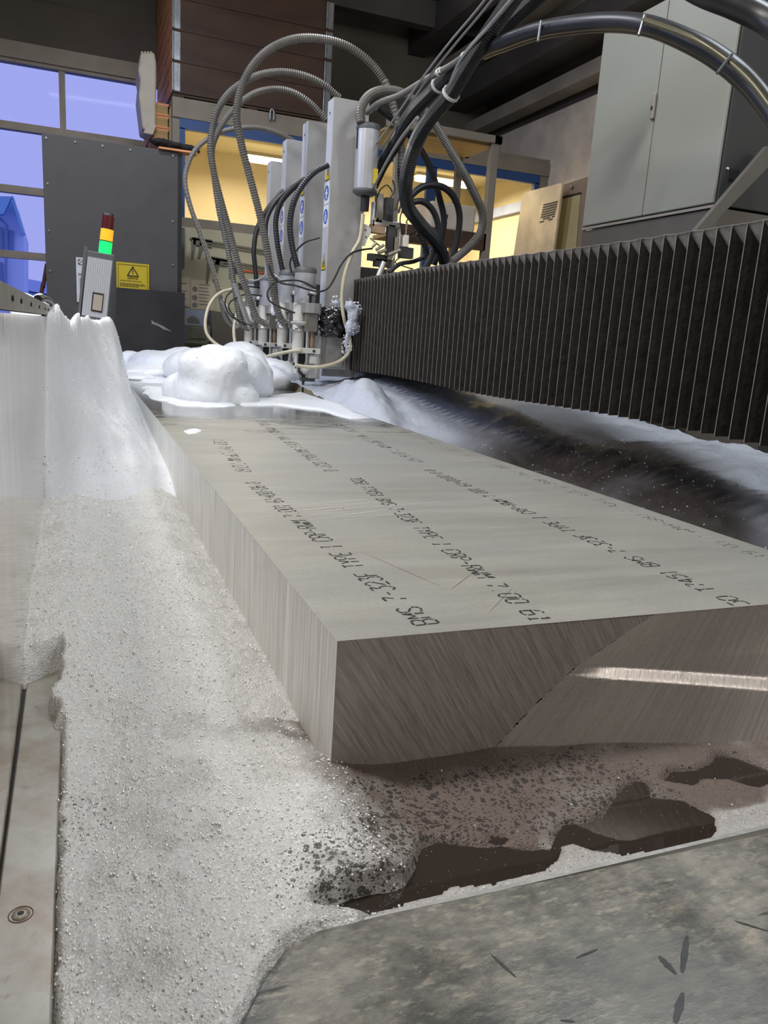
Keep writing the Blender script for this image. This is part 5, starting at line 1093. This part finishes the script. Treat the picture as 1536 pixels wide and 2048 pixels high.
def poster(x0, x1, z0, z1, m, lab, kind):
    r = empty('poster', ((x0 + x1) / 2, 8.93, z0)); tag(r, lab, 'poster', 'posters on the tool board'); O2 = r.location
    MB(O2).box((x0, 8.932, z0), (x1, 8.938, z1)).build('sheet', m, r)
    mb = MB(O2)
    if kind == 0:
        for j in range(7):
            z = z1 - 0.05 - j * (z1 - z0 - 0.07) / 7
            mb.box((x0 + (x1 - x0) * 0.35, 8.929, z), (x1 - 0.03 - 0.05 * random.random(), 8.931, z + 0.007))
        for z in (z1 - .10, z1 - .19, z1 - .27): mb.cyl((x0 + .045, 8.929, z), (x0 + .045, 8.931, z), 0.028, n=14)
        mb.build('diagram', 'poster_ink', r)
    elif kind == 1:
        for j in range(4): mb.box((x0 + .03, 8.929, z1 - .07 - j * .08), (x1 - .03, 8.931, z1 - .06 - j * .08))
        mb.build('printed_lines', 'poster_ink', r)
    else:
        mb.add([(x0 + .01, 8.929, z0 + .02), (x0 + .15, 8.929, z0 + .02), (x0 + .13, 8.929, z0 + .07), (x0 + .07, 8.929, z0 + .10), (x0 + .01, 8.929, z0 + .07)], [(0, 1, 2, 3, 4)]); mb.build('machine_picture', 'poster_ink', r)
poster(1.03, 1.165, 0.79, 1.10, 'paper', 'narrow cream paper sheet at the left end of the tool board', 1)
poster(1.175, 1.425, 0.77, 1.085, 'paper', 'cream poster with round diagrams on the tool board', 0)
poster(1.13, 1.38, 0.60, 0.765, 'paper_blue', 'pale blue picture poster under the cream ones', 2)
o = MB((1.25, 8.6, 0.4)).box((1.07, 8.5, 0.43), (1.33, 8.8, 0.60)).box((1.12, 8.49, 0.46), (1.28, 8.5, 0.575)).build('tool_case', 'olive', bevel=0.004); tag(o, 'olive grey tool case standing behind the foam heap', 'case')
o = MB((1.75, 8.6, 0.3)).prism([(1.33, 8.5, 0.76), (2.1, 8.5, 0.70), (2.1, 8.5, 0.2), (1.36, 8.5, 0.2)], (0, 0.3, 0)).build('machine_cover', 'plinth'); tag(o, 'dark grey low cover beneath the tool board behind the heads', 'cover')
for i, (x0, z0) in enumerate(((1.96, 2.44), (4.20, 2.50))):
    r = empty('office_lamp', (x0, 9.9, z0 + 0.18)); tag(r, ['lit fluorescent lamp seen through the left office window', 'brightly lit lamp in the office behind the valve cluster'][i], 'lamp', 'office ceiling lamps')
    MB().box((-0.05, -0.08, 0.0), (0.75, 0.08, 0.04)).build('lamp_housing', 'office_ceil', r); MB().box((-0.03, -0.07, -0.06), (0.73, 0.07, 0.0)).build('lit_tube', 'lamp', r, bevel=0.01)
# dark objects inside the right office bay
o = MB((3.5, 9.8, 0)).box((3.3, 9.6, 0.6), (3.8, 10.0, 1.45)).build('office_shelf', 'steel_dark'); tag(o, 'dark shelf unit inside the office behind the hose loops', 'shelf')

# ------------------------------------------------------------------ crates, pallet, canister on the office roof
def crate_stack():
    z = 2.99
    for i in range(5):
        r = empty('wooden_crate', (1.85, 9.2, z)); tag(r, ['lowest dark fronted wooden crate collar of the stack over the office', 'second wooden crate collar from the office roof up', 'middle wooden crate collar of the tall stack over the office', 'fourth wooden crate collar from the office roof up', 'topmost wooden crate collar reaching out of the picture'][i], 'crate', 'stacked wooden crates'); h = 0.298
        MB().box((-0.845, 0.0, 0.004), (0.90, 0.025, h)).box((-0.845, 0.025, 0.004), (-0.82, 1.62, h)).box((0.875, 0.025, 0.004), (0.90, 1.62, h)).box((-0.845, 1.62, 0.004), (0.9, 1.645, h)).box((-0.82, .025, 0.004), (.875, 1.62, .02)).build('boards', 'wood_dark', r)
        MB().box((-0.850, 0.03, 0.008), (-0.845, 1.62, h * 0.48)).box((-0.850, 0.03, h * 0.52), (-0.845, 1.62, h - 0.004)).build('orange_side', 'wood', r)
        for x in (-0.80, 0.86): 
            b = MB().box((x - 0.045, -0.006, 0.02), (x + 0.035, 0.0, h - 0.01)).build('corner_hinge', 'galv', r)
            MB().cyl((x - 0.04, -0.009, 0.02), (x - 0.04, -0.009, h - 0.01), 0.012, n=10).build('hinge_pin', 'galv', b)
        z += 0.2985
crate_stack()
r = empty('wooden_pallet', (1.85, 9.2, 2.90)); tag(r, 'dark wooden pallet under the crate stack', 'pallet')
MB().box((-0.845, 0.0, 0.065), (0.9, 1.5, 0.085)).box((-0.845, 0.0, 0.002), (0.9, 1.5, 0.016)).build('deck_boards', 'wood_dark', r)
for x in (-0.845, -0.05, 0.78):
    for y in (0.0, 0.7, 1.38): MB().box((x, y, 0.018), (x + 0.12, y + 0.12, 0.063)).build('block', 'wood_dark', r)
# stack of pallet ends seen along the left side
for i in range(3):
    z = 2.52 + 0.125 * i; r = empty('pallet_end', (0.90, 9.3, z)); tag(r, ['lowest', 'middle', 'upper'][i] + ' weathered orange pallet beside the cabin corner', 'pallet', 'pallets beside the cabin')
    MB().box((-0.09, 0, 0.0), (0.08, 1.2, 0.02)).box((-0.09, 0, 0.10), (0.08, 1.2, 0.12)).build('deck_boards', 'wood', r)
    for y in (0, 0.5, 1.05): MB().box((-0.08, y, 0.02), (0.07, y + 0.14, 0.10)).build('block', 'wood_pale', r)
MB((0.9, 9.3, 2.3)).prism([(0.95, 8.98, 2.53), (0.985, 8.98, 2.86), (0.985, 8.98, 2.53)], (0, 0.3, 0)).build('corner_flap', 'white_paint', of)
r = empty('white_canister', (0.76, 9.25, 2.55)); tag(r, 'off-white plastic housing hanging beside the crates above the grey panel', 'plastic housing')
mb = MB(); c_ = [at(x, y, Y=9.25) - r.location for x, y in ((281, 106), (309, 104), (313, 125), (312, 252), (298, 262), (285, 258), (277, 190), (280, 160), (276, 140))]; mb.prism(c_, (0, 0.45, 0)); mb.build('shell', 'canister', r, bevel=0.02)
mb = MB()
for x in (284, 290, 296, 302): p = at(x, 105, Y=9.3) - r.location; mb.cyl(p, p + Vector((0, 0.35, 0)), 0.012, n=8)
mb.build('ribs', 'canister', r)
mb = MB(); p = [at(x, y, Y=9.23) - r.location for x, y in ((296, 245), (314, 250), (306, 270), (286, 266))]; mb.prism(p, (0, .2, 0)); mb.build('foot', 'canister', r, bevel=0.01)
o = MB(at(542, 225, Y=8.95)).tube([at(540, 240, Y=8.95), at(541, 222, Y=8.95), at(545, 218, Y=8.95), at(548, 226, Y=8.95), at(547, 240, Y=8.95)], 0.012, 6).build('roof_hook', 'galv'); tag(o, 'small pale hook standing on the office roof edge', 'hook')

# ------------------------------------------------------------------ rack
def Q(x, y, Y=7.6): return at(x, y, Y=Y)
rk = empty('storage_rack', (3.6, 7.6, -0.9)); tag(rk, 'grey steel rack with a wooden top board before the office', 'rack'); O_ = rk.location
tp = 2.60
MB(O_).box((4.00, 7.56, -0.9), (4.08, 7.64, tp)).build('upright', 'office_frame', rk)
MB(O_).box((3.95, 8.25, -0.9), (4.02, 8.31, tp)).build('upright', 'office_frame', rk)
MB(O_).box((2.95, 7.56, -0.9), (3.01, 7.62, tp)).build('upright', 'office_frame', rk)
MB(O_).box((2.85, 7.54, tp), (4.10, 7.62, tp + 0.07)).box((2.85, 8.25, tp), (4.10, 8.32, tp + 0.07)).box((4.02, 7.54, tp), (4.10, 8.32, tp + 0.07)).build('top_rail', 'office_frame', rk)
MB(O_).box((2.85, 7.62, tp - 0.02), (4.02, 8.25, tp)).build('top_board', 'wood_pale', rk)
MB(O_).box((3.0, 7.58, 1.62), (4.02, 8.25, 1.66)).build('shelf_board', 'wood_pale', rk); MB(O_).box((3.0, 7.56, 1.55), (4.02, 7.60, 1.72)).build('shelf_rail', 'wood_dark', rk)
o = MB((3.65, 7.8, 1.66)).box((3.40, 7.64, 1.72), (3.92, 8.1, 1.99)).build('storage_bin', 'canister', bevel=0.02); tag(o, 'pale plastic bin on the rack shelf behind the hose loops', 'bin')

# ------------------------------------------------------------------ leaning sheets
def quadslab(name, m, pts, X, label, thick=0.02):
    w = [at(x, y, X=X) for x, y in pts]; r = empty(name, w[-1]); tag(r, label, 'metal sheet'); MB(r.location).prism(w, (thick, 0, 0)).build('sheet', m, r); return r, w
r, w = quadslab('perforated_sheet', 'sheet_metal', [(1045, 390), (1052, 384), (1122, 366), (1124, 369), (1040, 1000), (950, 1020)], 3.8, 'leaning beige metal sheet with a patch of drilled holes')
mb = MB(r.location)
for i in range(8):
    for j in range(10):
        if i > 5 and random.random() < .25: continue
        x = 1088 + j * 2.9 - i * 1.1; y = 410 + i * 4.9 - j * 0.75; p = at(x, y, X=3.797); mb.cyl(p, p + Vector((-0.001, 0, 0)), 0.0075, n=8)
mb.build('drilled_holes', 'ink', r)
r, w = quadslab('framed_sheet', 'brown_frame', [(1110, 375), (1177, 353), (1110, 1000), (1020, 1020)], 3.92, 'brown framed pane leaning between the beige sheet and the cabinet', 0.03)
MB(r.location).prism([at(x, y, X=3.915) for x, y in ((1110, 402), (1161, 388), (1150, 520), (1098, 530))], (0.002, 0, 0)).build('pane', 'pane_cream', r)
MB(r.location).prism([at(x, y, X=3.913) for x, y in ((1108, 397), (1162, 384), (1162, 388), (1108, 402))], (0.002, 0, 0)).build('dark_slot', 'ink', r)
mb = MB(r.location); mb.cyl(at(1142, 372, X=3.91), at(1142, 372, X=3.89), 0.012, n=10); mb.build('knob', 'handle', r)

# ------------------------------------------------------------------ electrical cabinets
cb = empty('electrical_cabinet', (3.3, 3.8, 1.33)); tag(cb, 'tall grey two-door electrical cabinet standing on a dark base at the right', 'cabinet'); O_ = cb.location
XC, YN, YF, ZBt, ZTp = 3.0, 3.25, 4.37, 1.345, 2.47
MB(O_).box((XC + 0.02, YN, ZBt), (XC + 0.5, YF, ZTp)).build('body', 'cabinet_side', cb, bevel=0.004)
MB(O_).box((XC, YN + 0.015, ZBt + 0.01), (XC + 0.02, 3.797, ZTp - 0.01)).build('door', 'cabinet', cb, bevel=0.005)
d2 = MB(O_).box((XC, 3.803, ZBt + 0.01), (XC + 0.02, YF - 0.004, ZTp - 0.01)).build('door', 'cabinet', cb, bevel=0.005)
h = MB(O_).box((XC - 0.018, 3.795, 1.86), (XC, 3.822, 1.99)).build('door_handle', 'handle', d2, bevel=0.004)
MB(O_).box((XC - 0.020, 3.80, 1.905), (XC - 0.018, 3.816, 1.925)).build('handle_lock', 'ink', d2)
MB(O_).box((XC + 0.002, YN - 0.004, ZBt - 0.012), (XC + 0.02, YF, ZBt + 0.002)).build('drip_rail', 'handle', cb)
MB(O_).box((XC + 0.070, YN - 0.006, 1.472), (XC + 0.125, YN, 1.523)).build('switch', 'ink', cb); MB(O_).cyl((XC + 0.05, YN - 0.008, 1.52), (XC + 0.05, YN, 1.52), 0.006, n=10).build('indicator', 'white_paint', cb)
o = MB((3.3, 3.8, -0.9)).box((XC + 0.015, YN - 0.02, -0.92), (XC + 0.55, YF + 0.0, 1.328)).build('cabinet_base', 'plinth'); tag(o, 'dark steel base carrying the electrical cabinet', 'cabinet base')
cb2 = empty('electrical_cabinet', (3.9, 3.4, 1.2)); tag(cb2, 'darker side cabinet at the right picture edge behind the first cabinet', 'cabinet')
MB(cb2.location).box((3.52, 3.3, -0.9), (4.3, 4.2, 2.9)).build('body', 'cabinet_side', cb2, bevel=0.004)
o = MB(at(1450, 400, Y=3.2)).prism([at(1536, 292, Y=3.15), at(1560, 310, Y=3.15), at(1400, 475, Y=3.15), at(1375, 480, Y=3.15)], (0, 0.03, 0)).build('diagonal_strut', 'plinth'); tag(o, 'dark diagonal strut crossing the lower corner of the cabinet', 'strut')
for o in list(bpy.data.objects):
    if o.type == 'MESH' and o.parent is None and 'kind' not in o and 'category' not in o: print('UNTAGGED', o.name)
